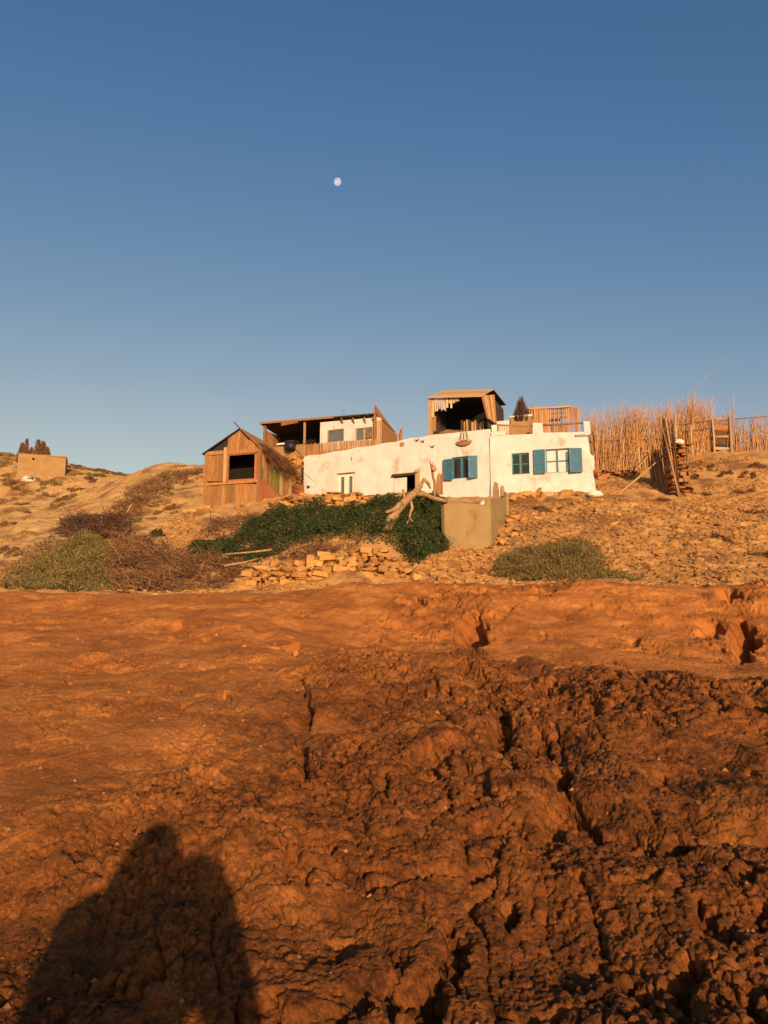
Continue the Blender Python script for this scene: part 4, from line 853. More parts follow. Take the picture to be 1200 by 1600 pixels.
pole(gate, at(1116, 708, 38.85)-Vector((0, 0, .2)), at(1113, 655, 38.85), .055, 'wood_pale', 'gate_post'); pole(gate, at(1142.5, 706, 38.9)-Vector((0, 0, .2)), at(1140, 652, 38.9), .07, 'wood_pale', 'gate_post')
for y, h, m in ((653.5, 2.5, 'wood'), (659, 5, 'wood'), (665, 4, 'wood'), (670, 3, 'wood'), (680, 4, 'wood'), (698, 5, 'wood_pale'), (694, 2, 'wood_dark')): pxbox('board', m, gate, GT, 1114, 1142, y, y+h, -.05, .0, .05)
pxbox('back_board', 'wood_dark', gate, GT, 1117, 1141, 674, 698, -.12, -.08); pole(gate, at(1144, 655, 39), at(1146, 611, 39), .025, 'reed', 'cane')
tuft = [(1136, 1148)]
# stone pillar
pc = at(1067, 776, 32.2); pil = thing('stone_pillar', 'square pillar of stacked red stones with a cane screen leaning on it', 'pillar', (pc.x, pc.y, G(pc.x, pc.y)))
PL = VP((at(1050, 776, 32).x, 32.1), (at(1083, 776, 32).x, 32.0)); z = G(pc.x, pc.y)-.3; zt = at(1067, 695, 32.2).z
while z < zt:
    h = random.uniform(.12, .2); u = (z-pc.z)/(zt-pc.z); L0, L1 = .02*u, PL.L-.14*u+(.12 if u < .15 else 0); s = L0
    while s < L1-.08:
        w = min(random.uniform(.25, .5), L1-s); stone(pil, PL.pt(s+w/2, z+h/2, -.3+random.uniform(-.03, .03)), (w*1.03, .6, h*1.12), 'stone_red', 0, .05); stone(pil, PL.pt(s+w/2, z+h/2, -.75), (w, .5, h*1.1), 'stone_red', 0, .05); s += w
    z += h*.95
cp_ = at(1061, 691, 32.2); tag(stone(None, cp_, (.46, .4, .24), 'whitestone', .2, .05, 'capstone'), 'pale capstone lying on top of the red stone pillar', 'stone')
cp2 = at(1078, 694, 32.4); tag(stone(None, cp2, (.3, .4, .18), 'stone_red', .2, .05, 'capstone'), 'small reddish stone beside the pale capstone on the pillar', 'stone')
# leaning dark reed panel and poles
pan = thing('leaning_screen', 'dark cane screen propped on poles against the stone pillar', 'screen', tuple(at(1052, 776, 31.9)))
for k in range(64):
    u = k/63; b = at(1018+44*u, 748+28*u, 35.2-3.3*u); b.z = G(b.x, b.y)-.05; tp = at(1014+34*u+random.uniform(-4, 4), 645+20*u+random.uniform(-10, 14) if u > .5 else 705-10*u+random.uniform(-4, 6), 35.2-3.2*u)
    MB().tube([b, b.lerp(tp, .5)+Vector((random.uniform(-.03, .03), 0, 0)), tp], [.035, .032, .015], 5).build('reed', 'reed' if k % 3 else 'wood_dark', pan)
pole(pan, at(1063, 775, 31.75)-Vector((0, 0, .1)), at(1036, 672, 31.9), .045, 'wood', 'pole'); pole(pan, at(1061, 775, 31.7)-Vector((0, 0, .1)), at(1043, 700, 31.8), .03, 'wood_pale', 'pole')
for (x0, y0, x1, y1, r) in ((966, 771, 1040, 709, .045), (980, 747, 1022, 702, .035), (1037, 751, 1056, 770, .03)):
    a = gnd(x0, y0); b = at(x1, y1, a.y+ (1.9 if x0 != 1037 else .3)); tag(pole(None, a-Vector((0, 0, .05)), b, r, 'wood_pale', 'prop_pole'), {966: 'long pale pole propped from the rubble up to the cane screen', 980: 'shorter pale pole leaning towards the cane fence', 1037: 'short pale stick lying at the foot of the leaning screen'}[x0], 'pole')
# low red wall below the fence
A = at(930, 752, 36.2); B = at(1012, 744, 36.4); lr = VP((A.x, A.y), (B.x, B.y)); t = thing('red_stone_wall', 'low wall of reddish stones at the foot of the cane fence', 'stone wall', tuple(A))
dry_wall(t, lr, lambda s: A.z-.5, lambda s: A.z+.65-.06*s, .16, .2, .45, .5, 'stone_red', .2)

# ================================================================== CONCRETE TANK WALL
A = at(696, 846, 25.0); B = at(767, 854, 26.1); CW = VP((A.x, A.y), (B.x, B.y)); tank = thing('concrete_wall', 'plain tan concrete tank wall at the end of the dark green bank', 'wall', tuple(A))
zt0 = CW.hit(697, 782)[1]; zt1 = CW.hit(766, 790)[1]
MB().hexa([CW.pt(0, A.z-.6, 0), CW.pt(CW.L, A.z-.7, 0), CW.pt(CW.L, A.z-.7, -.22), CW.pt(0, A.z-.6, -.22), CW.pt(0, zt0, 0), CW.pt(CW.L, zt1, 0), CW.pt(CW.L, zt1, -.22), CW.pt(0, zt0, -.22)]).build('front_panel', 'concrete', tank, bevel=.04)
c0 = CW.pt(CW.L+.004, 0, .02); c1 = at(791, 815, 28.3); CR = VP((c0.x, c0.y), (c1.x, c1.y))
MB().hexa([CR.pt(0, A.z-.7, 0), CR.pt(CR.L, A.z-.5, 0), CR.pt(CR.L, A.z-.5, -.2), CR.pt(0, A.z-.7, -.2), CR.pt(0, CR.hit(769, 782)[1], 0), CR.pt(CR.L, CR.hit(790, 777)[1], 0), CR.pt(CR.L, CR.hit(790, 777)[1], -.2), CR.pt(0, CR.hit(769, 782)[1], -.2)]).build('return_panel', 'concrete', tank, bevel=.015)
def slab(x0, x1, prof, yb, D, m, label, name='stone_slab', th=.14):
    a = at(x0, yb, D); b = at(x1, yb, D-.1); p = VP((a.x, a.y), (b.x, b.y)); mb = MB(); n_ = len(prof)
    for k in range(n_-1):
        (xa, ya), (xb, yb_) = prof[k], prof[k+1]; s0, z0 = p.hit(xa, ya); s1, z1 = p.hit(xb, yb_)
        mb.hexa([p.pt(s0, a.z-.6, 0), p.pt(s1, a.z-.6, 0), p.pt(s1, a.z-.6, -th), p.pt(s0, a.z-.6, -th), p.pt(s0, z0, 0), p.pt(s1, z1, 0), p.pt(s1, z1, -th), p.pt(s0, z0, -th)])
    return tag(mb.build(name, m), label, 'slab')
slab(769, 779, [(769.5, 766), (771, 757), (773, 752), (776, 754), (778, 766)], 781, 28.6, 'concrete', 'pointed broken concrete slab upright beside the tank wall')
slab(780, 786, [(781, 763), (782, 759.5), (784.5, 758.5), (785.5, 765)], 780, 28.9, 'stone_pale', 'narrow broken concrete slab upright behind the pointed slab')
slab(786.3, 790.5, [(786.8, 769), (788.5, 768.5), (790.5, 770)], 780, 28.5, 'concrete', 'low squared concrete stub at the end of the tank wall')
for x, y, w, m, lb in ((758, 785, .5, 'whitestone', 'pale whitewashed boulder against the house wall behind the tank'), (764, 783, .3, 'stone_pale', 'small pale grey block tucked beside the concrete slabs'), (751, 786, .35, 'stone_pale', 'flat pale stone behind the tank wall top')):
    p = at(x, y, 29.3); p.z = max(p.z-.12, G(p.x, p.y)+.05); tag(stone(None, p, (w, w, w*.7), m, .2, .1, 'pale_stone'), lb, 'stone')

# ================================================================== DRIFTWOOD, POT
DT = 24.2
def wood_path(pts, rad, name, parent, m='driftwood', n=11, jit=.16):
    P_ = [at(p[0], p[1], p[2]-(max(0., .85*(1-(p[0]-600)/98)) if p[2] < 25.5 else 0)) for p in pts]; Q_ = []; r_ = []
    for i in range(len(P_)-1):
        for k in range(3): Q_.append(P_[i].lerp(P_[i+1], k/3)+Vector([random.uniform(-.012, .012) for _ in range(3)])); r_.append(rad[i]+(rad[i+1]-rad[i])*k/3)
    Q_.append(P_[-1]); r_.append(rad[-1]); return MB().tube(Q_, r_, n, jit).build(name, m, parent, True)
dw = thing('driftwood_trunk', 'forked bleached driftwood trunk leaning over the dark green bank', 'driftwood', tuple(at(604, 828, 23.4)))
wood_path([(604, 828, 23.4), (612, 810, 23.6), (625, 792, 23.8), (640, 776, 24.1), (652, 767, 24.4)], [.13, .15, .13, .12, .11], 'trunk', dw)
wood_path([(604, 800, 23.3), (614, 797, 23.5), (626, 788, 23.75)], [.035, .07, .1], 'branch', dw); wood_path([(648, 770, 24.3), (657, 759, 24.5), (663, 748, 24.6)], [.1, .07, .045], 'branch', dw)
wood_path([(663, 748, 24.6), (668, 754, 24.6), (673, 763, 24.7)], [.045, .05, .03], 'branch', dw); wood_path([(648, 770, 24.3), (660, 772, 24.5), (676, 778, 24.8), (698, 784, 25.0)], [.1, .085, .07, .055], 'branch', dw)
wood_path([(641, 780, 24.1), (644, 793, 24.0), (640, 806, 23.9), (640, 812, 23.9)], [.03, .045, .035, .02], 'branch', dw)
for e in ((635, 819), (641, 822), (647, 818)): wood_path([(640, 811, 23.9), (*e, 23.85)], [.035, .02], 'branch_stub', dw, n=6)
wood_path([(632, 778, 23.95), (629, 765, 24.0)], [.06, .04], 'branch_stub', dw, n=6)
ps = thing('pot_stick', 'crooked stick standing in the bush with a clay pot on it', 'stick', tuple(at(679, 772, 26.5)))
wood_path([(679, 776, 26.5), (679, 755, 26.5), (676, 742, 26.5), (674, 728, 26.5), (671.5, 720, 26.5)], [.05, .045, .045, .035, .015], 'stem', ps, 'wood'); wood_path([(674, 728, 26.5), (677, 722, 26.5)], [.03, .012], 'fork', ps, 'wood', 6)
pp = at(678, 732.5, 26.42); pt_ = thing('clay_pot', 'small round terracotta pot hung on the crooked stick', 'pot', tuple(pp))
mb = MB(); mb.tube([pp+Vector((0, 0, z)) for z in (-.095, -.075, -.04, 0, .04, .07, .085, .11)], [.03, .065, .09, .098, .088, .06, .04, .045], 14).build('body', 'clay', pt_, True)
mb = MB(); mb.tube([pp+Vector((0, 0, .108)), pp+Vector((0, 0, .122))], .055, 12).build('rim', 'clay', pt_)
stp = thing('split_stump', 'splintered pale stump standing behind the bush under the blue window', 'stump', tuple(at(687, 762, 27.5)))
for k, (x0, x1, yt) in enumerate(((683, 685.6, 741), (685.2, 688.2, 738.5), (688, 691.2, 740))):
    a = at((x0+x1)/2, 772, 27.5); b = at((x0+x1)/2, yt, 27.5); MB().tube([a, a.lerp(b, .7), b], [.06, .055, .02], 6, .2).build('splinter', 'wood', stp)

# ================================================================== VEGETATION
def leaf_obj(name, parent, C, size, m, up=None, asp=.5):
    V, Q = leaves(np.asarray(C), size, up, asp); o = link(name, fast_mesh(name, V, Q), m, parent); return tag(o, kind='stuff')
def bank(name, label, poly, n, hmin, hmax, size, m, seed, twigs=0, cat='shrub', flat=.35, group=None, tm='twig'):
    S = scatter(poly, n)
    base = S.mean(0); lo = np.array(poly)[:, 1].max(); root = thing(name, label, cat, (base[0], base[1], G(base[0], base[1])), group)
    c = np.array(poly, float); cen = c.mean(0)
    # thickness swells away from the outline and in clumps
    u, v = proj(S); d = np.full(len(S), 1e9)
    for i in range(len(c)):
        a, b = c[i], c[(i+1) % len(c)]; ab = b-a; tt = np.clip(((u-a[0])*ab[0]+(v-a[1])*ab[1])/(ab@ab), 0, 1); d = np.minimum(d, np.hypot(u-a[0]-tt*ab[0], v-a[1]-tt*ab[1]))
    w1, _, wi = worley(S[:, 0]*1.7, S[:, 1]*1.7, seed)
    t = hmin+(hmax-hmin)*np.clip(d/28, 0, 1)**.6*np.clip(.62+.85*fbm(S[:, 0]*1.1, S[:, 1]*1.1, seed, 3)+.7*(.5-w1), .08, 1.7)
    hh = rng.random(len(S))**flat*t; C = S+np.stack([rng.normal(0, .06, len(S)), rng.normal(0, .06, len(S)), hh-.03], 1)
    dead = rng.random(len(C)) < (.05 if m == 'leaf_green' else .04)*(1+2*(fbm(C[:, 0]*1.5, C[:, 1]*1.5, seed+3, 2) > .25))
    leaf_obj('foliage', root, C[~dead], size, m, np.array([0, -.1, .55])); leaf_obj('dry_foliage', root, C[dead], size*.9, 'leaf_brown', np.array([0, -.1, .4]))
    if twigs:
        k = rng.integers(0, len(S), twigs); P0 = S[k]; th = rng.uniform(0, 6.28, twigs); L_ = .25+.5*rng.random(twigs)
        P2 = P0+np.stack([np.cos(th)*L_*.8, np.sin(th)*L_*.8, t[k]*(.6+.7*rng.random(twigs))], 1); P1 = (P0+P2)/2+rng.normal(0, .06, (twigs, 3))
        V, Q = tubes(np.stack([P0, P1, P2], 1), np.tile([.012, .009, .004], (twigs, 1))); tag(link('stems', fast_mesh('stems', V, Q), tm, root), kind='stuff')
    return root
green = [(292, 868), (300, 852), (330, 850), (365, 846), (390, 820), (425, 803), (470, 797), (560, 797), (590, 783), (615, 776), (650, 775), (690, 780), (697, 800), (697, 862), (672, 868), (650, 886), (638, 885), (628, 865), (600, 850), (560, 850), (530, 845), (480, 850), (430, 868), (400, 880), (350, 878), (310, 876)]
bank('creeping_bank', 'big dark green creeping shrub covering the bank below the white house', green, 95000, .06, .72, .065, 'leaf_green', 5, 500, 'shrub', .3, tm='twig_dark')
bank('hanging_shrub', 'dark green shrub hanging in the shaded recess beside the tank wall', [(625, 800), (660, 790), (697, 792), (698, 862), (672, 868), (650, 886), (638, 885), (630, 862)], 26000, .15, .6, .065, 'leaf_green', 9, 200, 'shrub', .3, tm='twig_dark')
def shrub(name, label, px, py, D, rx, ry, h, n, size, m, stems=30, tm='twig', group=None, onz=None, cat='shrub', up=.4):
    if D is None: p = gnd(px, py)
    else:
        p = at(px, py, D); p.z = G(p.x, p.y)
    root = thing(name, label, cat, (p.x, p.y, p.z), group); nc = max(7, int(n/170))
    cc = rng.normal(size=(nc, 3)); cc /= np.linalg.norm(cc, axis=1, keepdims=True); cc[:, 2] = np.abs(cc[:, 2]); cc *= (.35+.65*rng.random(nc)**.5)[:, None]*.82
    k = rng.integers(0, nc, n); off = rng.normal(size=(n, 3)); off /= np.linalg.norm(off, axis=1, keepdims=True); off *= (.28*rng.random(n)**.5)[:, None]
    Lc = (cc[k]+off)*np.array([rx, ry, h]); Lc[:, 2] = np.maximum(Lc[:, 2], .02); C = Lc+np.array([p.x, p.y, 0]); C[:, 2] += hz(C[:, 0], C[:, 1])-.02
    leaf_obj('foliage', root, C, size, m, np.array([0, 0, up]))
    if stems:
        k = rng.integers(0, n, stems); P0 = np.tile(np.array([p.x, p.y, p.z-.05]), (stems, 1))+rng.normal(0, .06, (stems, 3))*np.array([rx, ry, 0]); P2 = C[k]; P1 = (P0+P2)/2+rng.normal(0, .05, (stems, 3)); V, Q = tubes(np.stack([P0, P1, P2], 1), np.tile([.018, .012, .005], (stems, 1))); link('stems', fast_mesh('stems', V, Q), tm, root)
    return root
p = at(700, 782, 27.3); shrub('round_bush', 'rounded dark green bush under the blue shuttered window', 703, 786, 27.4, .55, .6, .85, 3600, .075, 'leaf_green', 20, 'twig_dark')
shrub('green_tuft', 'small bright green tuft on the sandy bank left of the shack', 244, 836, None, .33, .3, .28, 700, .07, 'leaf_green', 8, 'twig_dark')
bank('olive_shrub', 'broad dusty olive shrub at the foot of the left slope', [(2, 925), (30, 893), (70, 870), (110, 848), (140, 836), (165, 848), (172, 880), (175, 926), (100, 932)], 42000, .10, .55, .05, 'leaf_olive', 15, 500)
bank('dry_scrub', 'brown dry scrub running down the left slope to the rock', [(0, 900), (40, 870), (80, 838), (96, 850), (60, 885), (20, 926), (0, 926)], 6000, .08, .3, .07, 'leaf_dusty', 19, 120)
bank('grey_shrub', 'wide grey brown shrub at the base of the rubble slope', [(774, 890), (785, 872), (815, 862), (850, 858), (890, 850), (920, 850), (935, 865), (945, 885), (938, 902), (915, 915), (870, 912), (800, 908), (776, 902)], 36000, .12, .5, .045, 'leaf_olive', 25, 700)
bank('olive_tuft', 'low olive tuft beside the wide grey brown shrub', [(930, 905), (945, 893), (975, 896), (992, 908), (975, 916), (938, 915)], 3500, .06, .25, .06, 'leaf_olive', 27, 40)
# brush piles: tangles of dry twigs
def brush(name, label, poly, n, hmax, L0, m='twig', nl=0, group=None, r=.011):
    S = scatter(poly, n); b = S.mean(0); root = thing(name, label, 'brush', (b[0], b[1], G(b[0], b[1])), group)
    c = np.array(poly, float); cen = c.mean(0); u, v = proj(S); w = np.clip(1.15-np.hypot((u-cen[0])/(np.ptp(c[:, 0])/2), (v-cen[1])/(np.ptp(c[:, 1])/2)), .15, 1)
    h = rng.random(n)**.6*hmax*w; th = rng.uniform(0, 6.28, n); el = rng.normal(.12, .35, n); L_ = L0*(.4+rng.random(n)); d = np.stack([np.cos(th)*np.cos(el), np.sin(th)*np.cos(el), np.sin(el)], 1)*L_[:, None]
    P0 = S+np.stack([0*h, 0*h, h], 1); P1 = P0+d*.35+rng.normal(0, .07, (n, 3))*L0; P2 = P0+d*.7+rng.normal(0, .11, (n, 3))*L0; P3 = P0+d+rng.normal(0, .14, (n, 3))*L0
    PP = np.stack([P0, P1, P2, P3], 1); g_ = hz(PP[..., 0], PP[..., 1])+.01; PP[..., 2] = np.maximum(PP[..., 2], g_)
    V, Q = tubes(PP, np.tile([r, r*.85, r*.6, r*.3], (n, 1))*(.5+rng.random((n, 1))**2*1.8)); tag(link('twigs', fast_mesh('twigs', V, Q), m, root), kind='stuff')
    if nl: C = S[rng.integers(0, n, nl)]; k = rng.random(nl); C = C+np.stack([0*k, 0*k, k*hmax*.55], 1); leaf_obj('litter', root, C, .06, 'leaf_brown')
brush('brush_pile', 'large tangle of dry brown twigs beside the olive shrub', [(165, 905), (165, 862), (185, 842), (225, 838), (240, 862), (275, 872), (300, 880), (350, 884), (395, 886), (370, 905), (345, 922), (250, 926), (180, 926)], 2300, .38, .5, 'twig', 2600, r=.009)
brush('brush_pile', 'dark brown dry bush heap above the olive shrub', [(92, 838), (100, 815), (125, 808), (150, 818), (185, 806), (205, 820), (200, 842), (160, 846), (110, 842)], 1100, .5, .5, 'twig_dark', 6000)
brush('brush_pile', 'strip of dry brush running up the slope behind the shack', [(150, 815), (180, 790), (215, 760), (255, 740), (316, 733), (316, 748), (270, 765), (235, 785), (215, 812), (190, 820)], 1200, .28, .45, 'twig', 5500, r=.009)
brush('brush_pile', 'thin dry brush hanging over the lower stone wall', [(420, 878), (450, 862), (500, 852), (560, 852), (540, 864), (500, 872), (460, 882)], 220, .2, .4, 'twig', 300, r=.008)
brush('brush_pile', 'dry brown brush on the bank below the stone footing', [(300, 850), (330, 815), (390, 806), (410, 812), (380, 830), (350, 845)], 350, .22, .5, 'twig', 900)
for x0, y0, x1, y1, l in ((345, 885, 425, 880, 'long dry pole lying over the brush towards the stone wall'), (350, 903, 410, 892, 'shorter dry pole lying on the brush by the stone wall'), (192, 812, 206, 787, 'pale bare stick standing out of the dark brush'), (159, 825, 158, 803, 'thin pale stick upright in the dark brush heap')):
    a, b = gnd(x0, y0)+Vector((0, 0, .3)), gnd(x1, y1)+Vector((0, 0, .35)); 
    if x0 < 200: a = gnd(x0, y0); b = at(x1, y1, a.y+.1)
    tag(pole(None, a, b, .028, 'wood_pale' if x0 < 200 else 'driftwood', 'stick'), l, 'stick')
# low shrubs of the left slope and hill crest
spots = [(45, 770, .9, .35), (20, 762, 1.0, .4), (75, 757, 1.0, .45), (10, 785, .8, .3), (95, 782, .7, .3), (88, 793, .5, .32), (30, 800, .9, .3), (12, 822, .6, .3), (60, 745, 1.1, .45), (5, 748, 1.2, .5), (120, 765, .8, .3), (108, 777, .6, .3), (38, 865, .6, .35), (5, 868, .8, .3), (36, 790, .5, .25), (70, 775, .7, .25), (135, 752, .9, .4), (150, 744, .8, .4), (120, 742, .8, .4), (170, 740, .7, .35), (188, 742, .6, .3), (130, 733, .8, .4), (155, 736, .7, .35), (6, 712, 1.2, .7), (14, 722, 1.2, .6), (112, 730, .8, .5), (0, 728, 1.1, .6), (240, 790, .8, .3), (262, 800, .7, .3), (225, 812, .7, .3), (250, 772, .8, .3), (300, 745, .8, .35), (275, 742, .7, .3)]
for i, (x, y, r, h) in enumerate(spots):
    kind = ('leaf_dusty', 'leaf_brown', 'leaf_olive')[i % 3]
    lab = ('dusty tan low shrub dotted over the left slope', 'brown dry low shrub dotted over the left slope', 'olive low shrub dotted over the left slope')[i % 3]
    shrub('low_shrub', lab, x, y, None, r, r*.9, h*.7, 800, .085, kind, 10, group='low shrubs on the left slope: '+kind.split('_')[1])
spots = [(1130, 845, .5, .2), (1165, 770, .7, .2), (1100, 775, .5, .18), (1180, 800, .5, .2), (1190, 870, .7, .22), (840, 795, .6, .2), (870, 800, .5, .2), (1080, 745, .6, .25), (1110, 735, .6, .25), (1135, 742, .5, .2), (1165, 745, .5, .2), (1030, 785, .5, .2), (1185, 730, .5, .2), (1050, 785, .4, .16)]
for i, (x, y, r, h) in enumerate(spots): shrub('dry_tuft', 'small dry brown tuft among the stones of the right slope', x, y, None, r, r*.8, h, 420, .08, 'leaf_brown', 10, group='dry tufts on the right slope')
# tall dry plants behind the adobe hut
for i, x in enumerate((33, 40, 48, 58, 66, 73)):
    p = at(x, 716, 51.8); root = thing('dry_plume', 'tall dry brown plume standing behind the mud walled hut', 'plant', (p.x, p.y, p.z-.8), 'dry plumes behind the hut'); n = 900
    k = rng.random(n); a_ = rng.uniform(0, 6.28, n); hh = (1.35+.35*math.sin(i*2.3))*k; rr = (.42+.1*math.sin(i*5))*(1-k*.8)*rng.random(n)**.5
    C = np.stack([p.x+rr*np.cos(a_), p.y+rr*np.sin(a_), p.z-.3+hh], 1); leaf_obj('foliage', root, C, .15, 'leaf_brown', np.array([0, 0, 1.5]), .3); pole(root, (p.x, p.y, p.z-.9), (p.x, p.y, p.z+.8), .03, 'wood_dark', 'stem')
A = at(26, 745, 50.0); B = at(101, 748, 50.9); AH = VP((A.x, A.y), (B.x, B.y)); hut = thing('mud_hut', 'flat roofed mud walled hut on the left hill crest', 'hut', tuple(A)); zt = AH.hit(60, 711.5)[1]
hole = AH.rect(50.5, 54, 715.5, 719); lk = link('wall', wall_mesh(AH, 0, AH.L, A.z-1.2, lambda s: zt, [hole], 1.6, .03, .4, .3, batter=.06), 'adobe', hut); pbox('back_wall', 'interior_shade', hut, AH, .1, AH.L-.1, A.z-1, zt-.1, -1.2, -1.1); pbox('roof_edge', 'adobe', hut, AH, -.04, AH.L+.04, zt-.02, zt+.05, -1.6, .03, .02)

# ================================================================== LOOSE STONES
# boulders along the house foot
for i, (x, y, w, h, m) in enumerate(((801, 777, .62, .5, 'stone'), (811, 768, .2, .2, 'stone'), (823, 771, .5, .32, 'stone'), (842, 771, .46, .5, 'stone'), (858, 775, .45, .25, 'stone_pale'), (884, 772, .75, .4, 'stone'), (906, 773, .5, .3, 'stone'), (793, 783, .4, .3, 'stone'), (815, 783, .5, .35, 'stone'), (832, 783, .4, .3, 'stone'), (850, 785, .45, .3, 'stone'), (870, 782, .4, .3, 'stone'), (927, 777, .4, .25, 'stone'))):
    p = at(x, y, 30.9); p.z = max(p.z, G(p.x, p.y)+h*.2); p.z = min(p.z, G(p.x, p.y)+h*.45)
    tag(stone(None, p, (w, w*.8, h), m, 0, .2, 'boulder'), 'rounded ochre boulder heaped along the foot of the white house', 'boulder', 'boulders along the foot of the house')
p = at(931, 768, 30.6); p.z = G(p.x, p.y)+.12; me = MB().tube([p+Vector((-.30, 0, -.02)), p+Vector((-.2, 0, .02)), p+Vector((.12, 0, .03)), p+Vector((.28, .02, 0))], [.07, .15, .14, .06], 9, .1).build('white_boulder', 'whitestone', None, True); tag(me, 'whitewashed stone lying at the right corner of the house', 'boulder')
p = gnd(940, 762)
wl = [(2, 0)]
slope = [(792, 790), (860, 786), (930, 778), (1000, 782), (1075, 785), (1200, 800), (1200, 900), (1060, 918), (985, 922), (940, 880), (900, 848), (840, 852), (790, 850), (775, 830)]
mid_ = [(640, 905), (645, 885), (690, 865), (700, 850), (770, 858), (795, 815), (800, 850), (775, 880), (780, 908), (700, 912)]
S = np.concatenate([scatter(slope, 190), scatter(mid_, 75), scatter([(800, 850), (790, 800), (830, 790), (880, 800), (900, 830), (860, 850)], 35)])
for i, p in enumerate(S):
    w = .10+.32*random.random()**2.4
    tag(stone(None, (p[0], p[1], p[2]+w*.05), (w*random.uniform(.9, 1.5), w, w*random.uniform(.45, .75)), 'stone', None, .35, 'loose_rock'), 'loose angular ochre rock lying on the rubble slope', 'rock', 'loose rocks on the rubble slope')
def rubble(name, poly, n, smin, smax, m, label, pw=2.5):
    S = scatter(poly, n); src = []
    for k in range(6):
        me = STONES[k]; v = np.array([tuple(q.co) for q in me.vertices]); f = np.array([tuple(q.vertices) for q in me.polygons if len(q.vertices) == 3]); src.append((v, f))
    VV, FF, b = [], [], 0
    for p in S:
        v, f = src[random.randrange(6)]; w = smin+(smax-smin)*random.random()**pw; a = random.uniform(0, 6.28); c, s = math.cos(a), math.sin(a)
        q = v*np.array([w*.6, w*.5, w*.33]); t_ = random.uniform(-.4, .4); q = np.stack([q[:, 0]*c-q[:, 1]*s, q[:, 0]*s+q[:, 1]*c, q[:, 2]+q[:, 0]*t_], 1)+p+np.array([0, 0, w*.03])
        VV.append(q); FF.append(f+b); b += len(q)
    o = link(name, fast_mesh(name, np.concatenate(VV), np.concatenate(FF)), m); tag(o, label, 'rubble', kind='stuff')
rubble('rubble', slope, 6500, .03, .19, 'stone', 'broken ochre rubble spread over the slope right of the tank')
rubble('rubble', mid_, 1300, .05, .26, 'stone', 'broken pale rubble heaped under the concrete tank wall')
rubble('gravel', [(930, 780), (1060, 778), (1200, 730), (1200, 800), (1075, 790), (1000, 785), (930, 786), (930, 755), (1010, 750), (1060, 770), (1090, 720), (1150, 712), (1200, 712)], 2600, .03, .17, 'stone', 'sparse gravel on the track beside the stone pillar')
rubble('gravel', [(0, 770), (60, 752), (130, 758), (200, 745), (235, 735), (250, 745), (200, 790), (150, 812), (90, 830), (0, 850)], 1900, .03, .15, 'stone', 'pale pebbles scattered over the left gully')
rubble('gravel', [(230, 860), (250, 815), (300, 795), (310, 810), (340, 835), (290, 850), (260, 870)], 600, .04, .22, 'stone', 'stones on the sandy bank below the shack')
rubble('gravel', [(34, 752), (40, 745), (58, 742), (56, 752)], 60, .1, .3, 'whitestone', 'white stones under the mud walled hut', 1)
rubble('gravel', [(55, 772), (75, 755), (118, 752), (112, 765), (80, 775)], 260, .05, .15, 'stone_pale', 'patch of pale stones below the mud walled hut', 1.5)
rubble('gravel', [(0, 927), (0, 912), (350, 918), (640, 905), (800, 905), (1000, 910), (1200, 900), (1200, 916), (900, 922), (600, 920), (300, 927)], 1300, .03, .2, 'stone', 'stones and grit lying along the back of the rock shelf')
bx_ = at(966, 912, 17.6); bx_.z = G(bx_.x, bx_.y)+.15; tag(stone(None, bx_, (1.1, .7, .5), 'stone_red', .1, .1, 'ledge_boulder'), 'smooth reddish boulder on the shelf edge below the olive tuft', 'boulder')

# ================================================================== MOON
mp_ = at(527.5, 284, 1)*1.0; mp_ = mp_.normalized()*4000
bpy.ops.mesh.primitive_uv_sphere_add(segments=48, ring_count=24, radius=4000*6.6/F*.85, location=mp_); mo = bpy.context.object; mo.name = 'moon'; mo.data.name = 'moon'
for q in mo.data.polygons: q.use_smooth = True
mo.data.materials.append(MATS['moon']); tag(mo, 'pale nearly full moon high in the blue evening sky', 'moon')

# ================================================================== PHOTOGRAPHER (behind the camera; throws the shadow on the rock)
def skin_obj(name, V, E, Rd, m, parent, root=0, sub=2):
    me = bpy.data.meshes.new(name); me.from_pydata([tuple(v) for v in V], E, []); o = bpy.data.objects.new(name, me); COL.objects.link(o)
    me.materials.append(MATS[m]); md = o.modifiers.new('skin', 'SKIN'); md.use_smooth_shade = True
    if not me.skin_vertices: me.skin_vertices.new()
    for i, sv in enumerate(me.skin_vertices[0].data):
        r = Rd[i]; sv.radius = (r, r) if not hasattr(r, '__len__') else r; sv.use_root = (i == root)
    s = o.modifiers.new('sub', 'SUBSURF'); s.levels = sub; s.render_levels = sub
    o.parent = parent; return o
def cloth_obj(name, V, E, Rd, m, parent, vox=.016):
    """a garment: rounded tapered limbs fused into one continuous surface"""
    bm = bmesh.new(); rr = [r if not hasattr(r, '__len__') else .5*(r[0]+r[1]) for r in Rd]
    for v, r in zip(V, rr): bmesh.ops.create_icosphere(bm, subdivisions=2, radius=r, matrix=Matrix.Translation(Vector(v)))
    for i, j in E:
        a, b = Vector(V[i]), Vector(V[j]); d = b-a
        bmesh.ops.create_cone(bm, cap_ends=True, segments=14, radius1=rr[i], radius2=rr[j], depth=d.length, matrix=Matrix.Translation((a+b)/2) @ d.to_track_quat('Z', 'Y').to_matrix().to_4x4())
    me = bpy.data.meshes.new(name); bm.to_mesh(me); bm.free(); me.materials.append(MATS[m]); o = bpy.data.objects.new(name, me); COL.objects.link(o)
    md = o.modifiers.new('fuse', 'REMESH'); md.mode = 'VOXEL'; md.voxel_size = vox; md.use_smooth_shade = True
    sm = o.modifiers.new('smooth', 'SMOOTH'); sm.iterations = 6; sm.factor = .5; o.parent = parent; return o
FX, FY = -.07, -.55; FZ = float(bil(np.array(FX), np.array(FY)))+.02
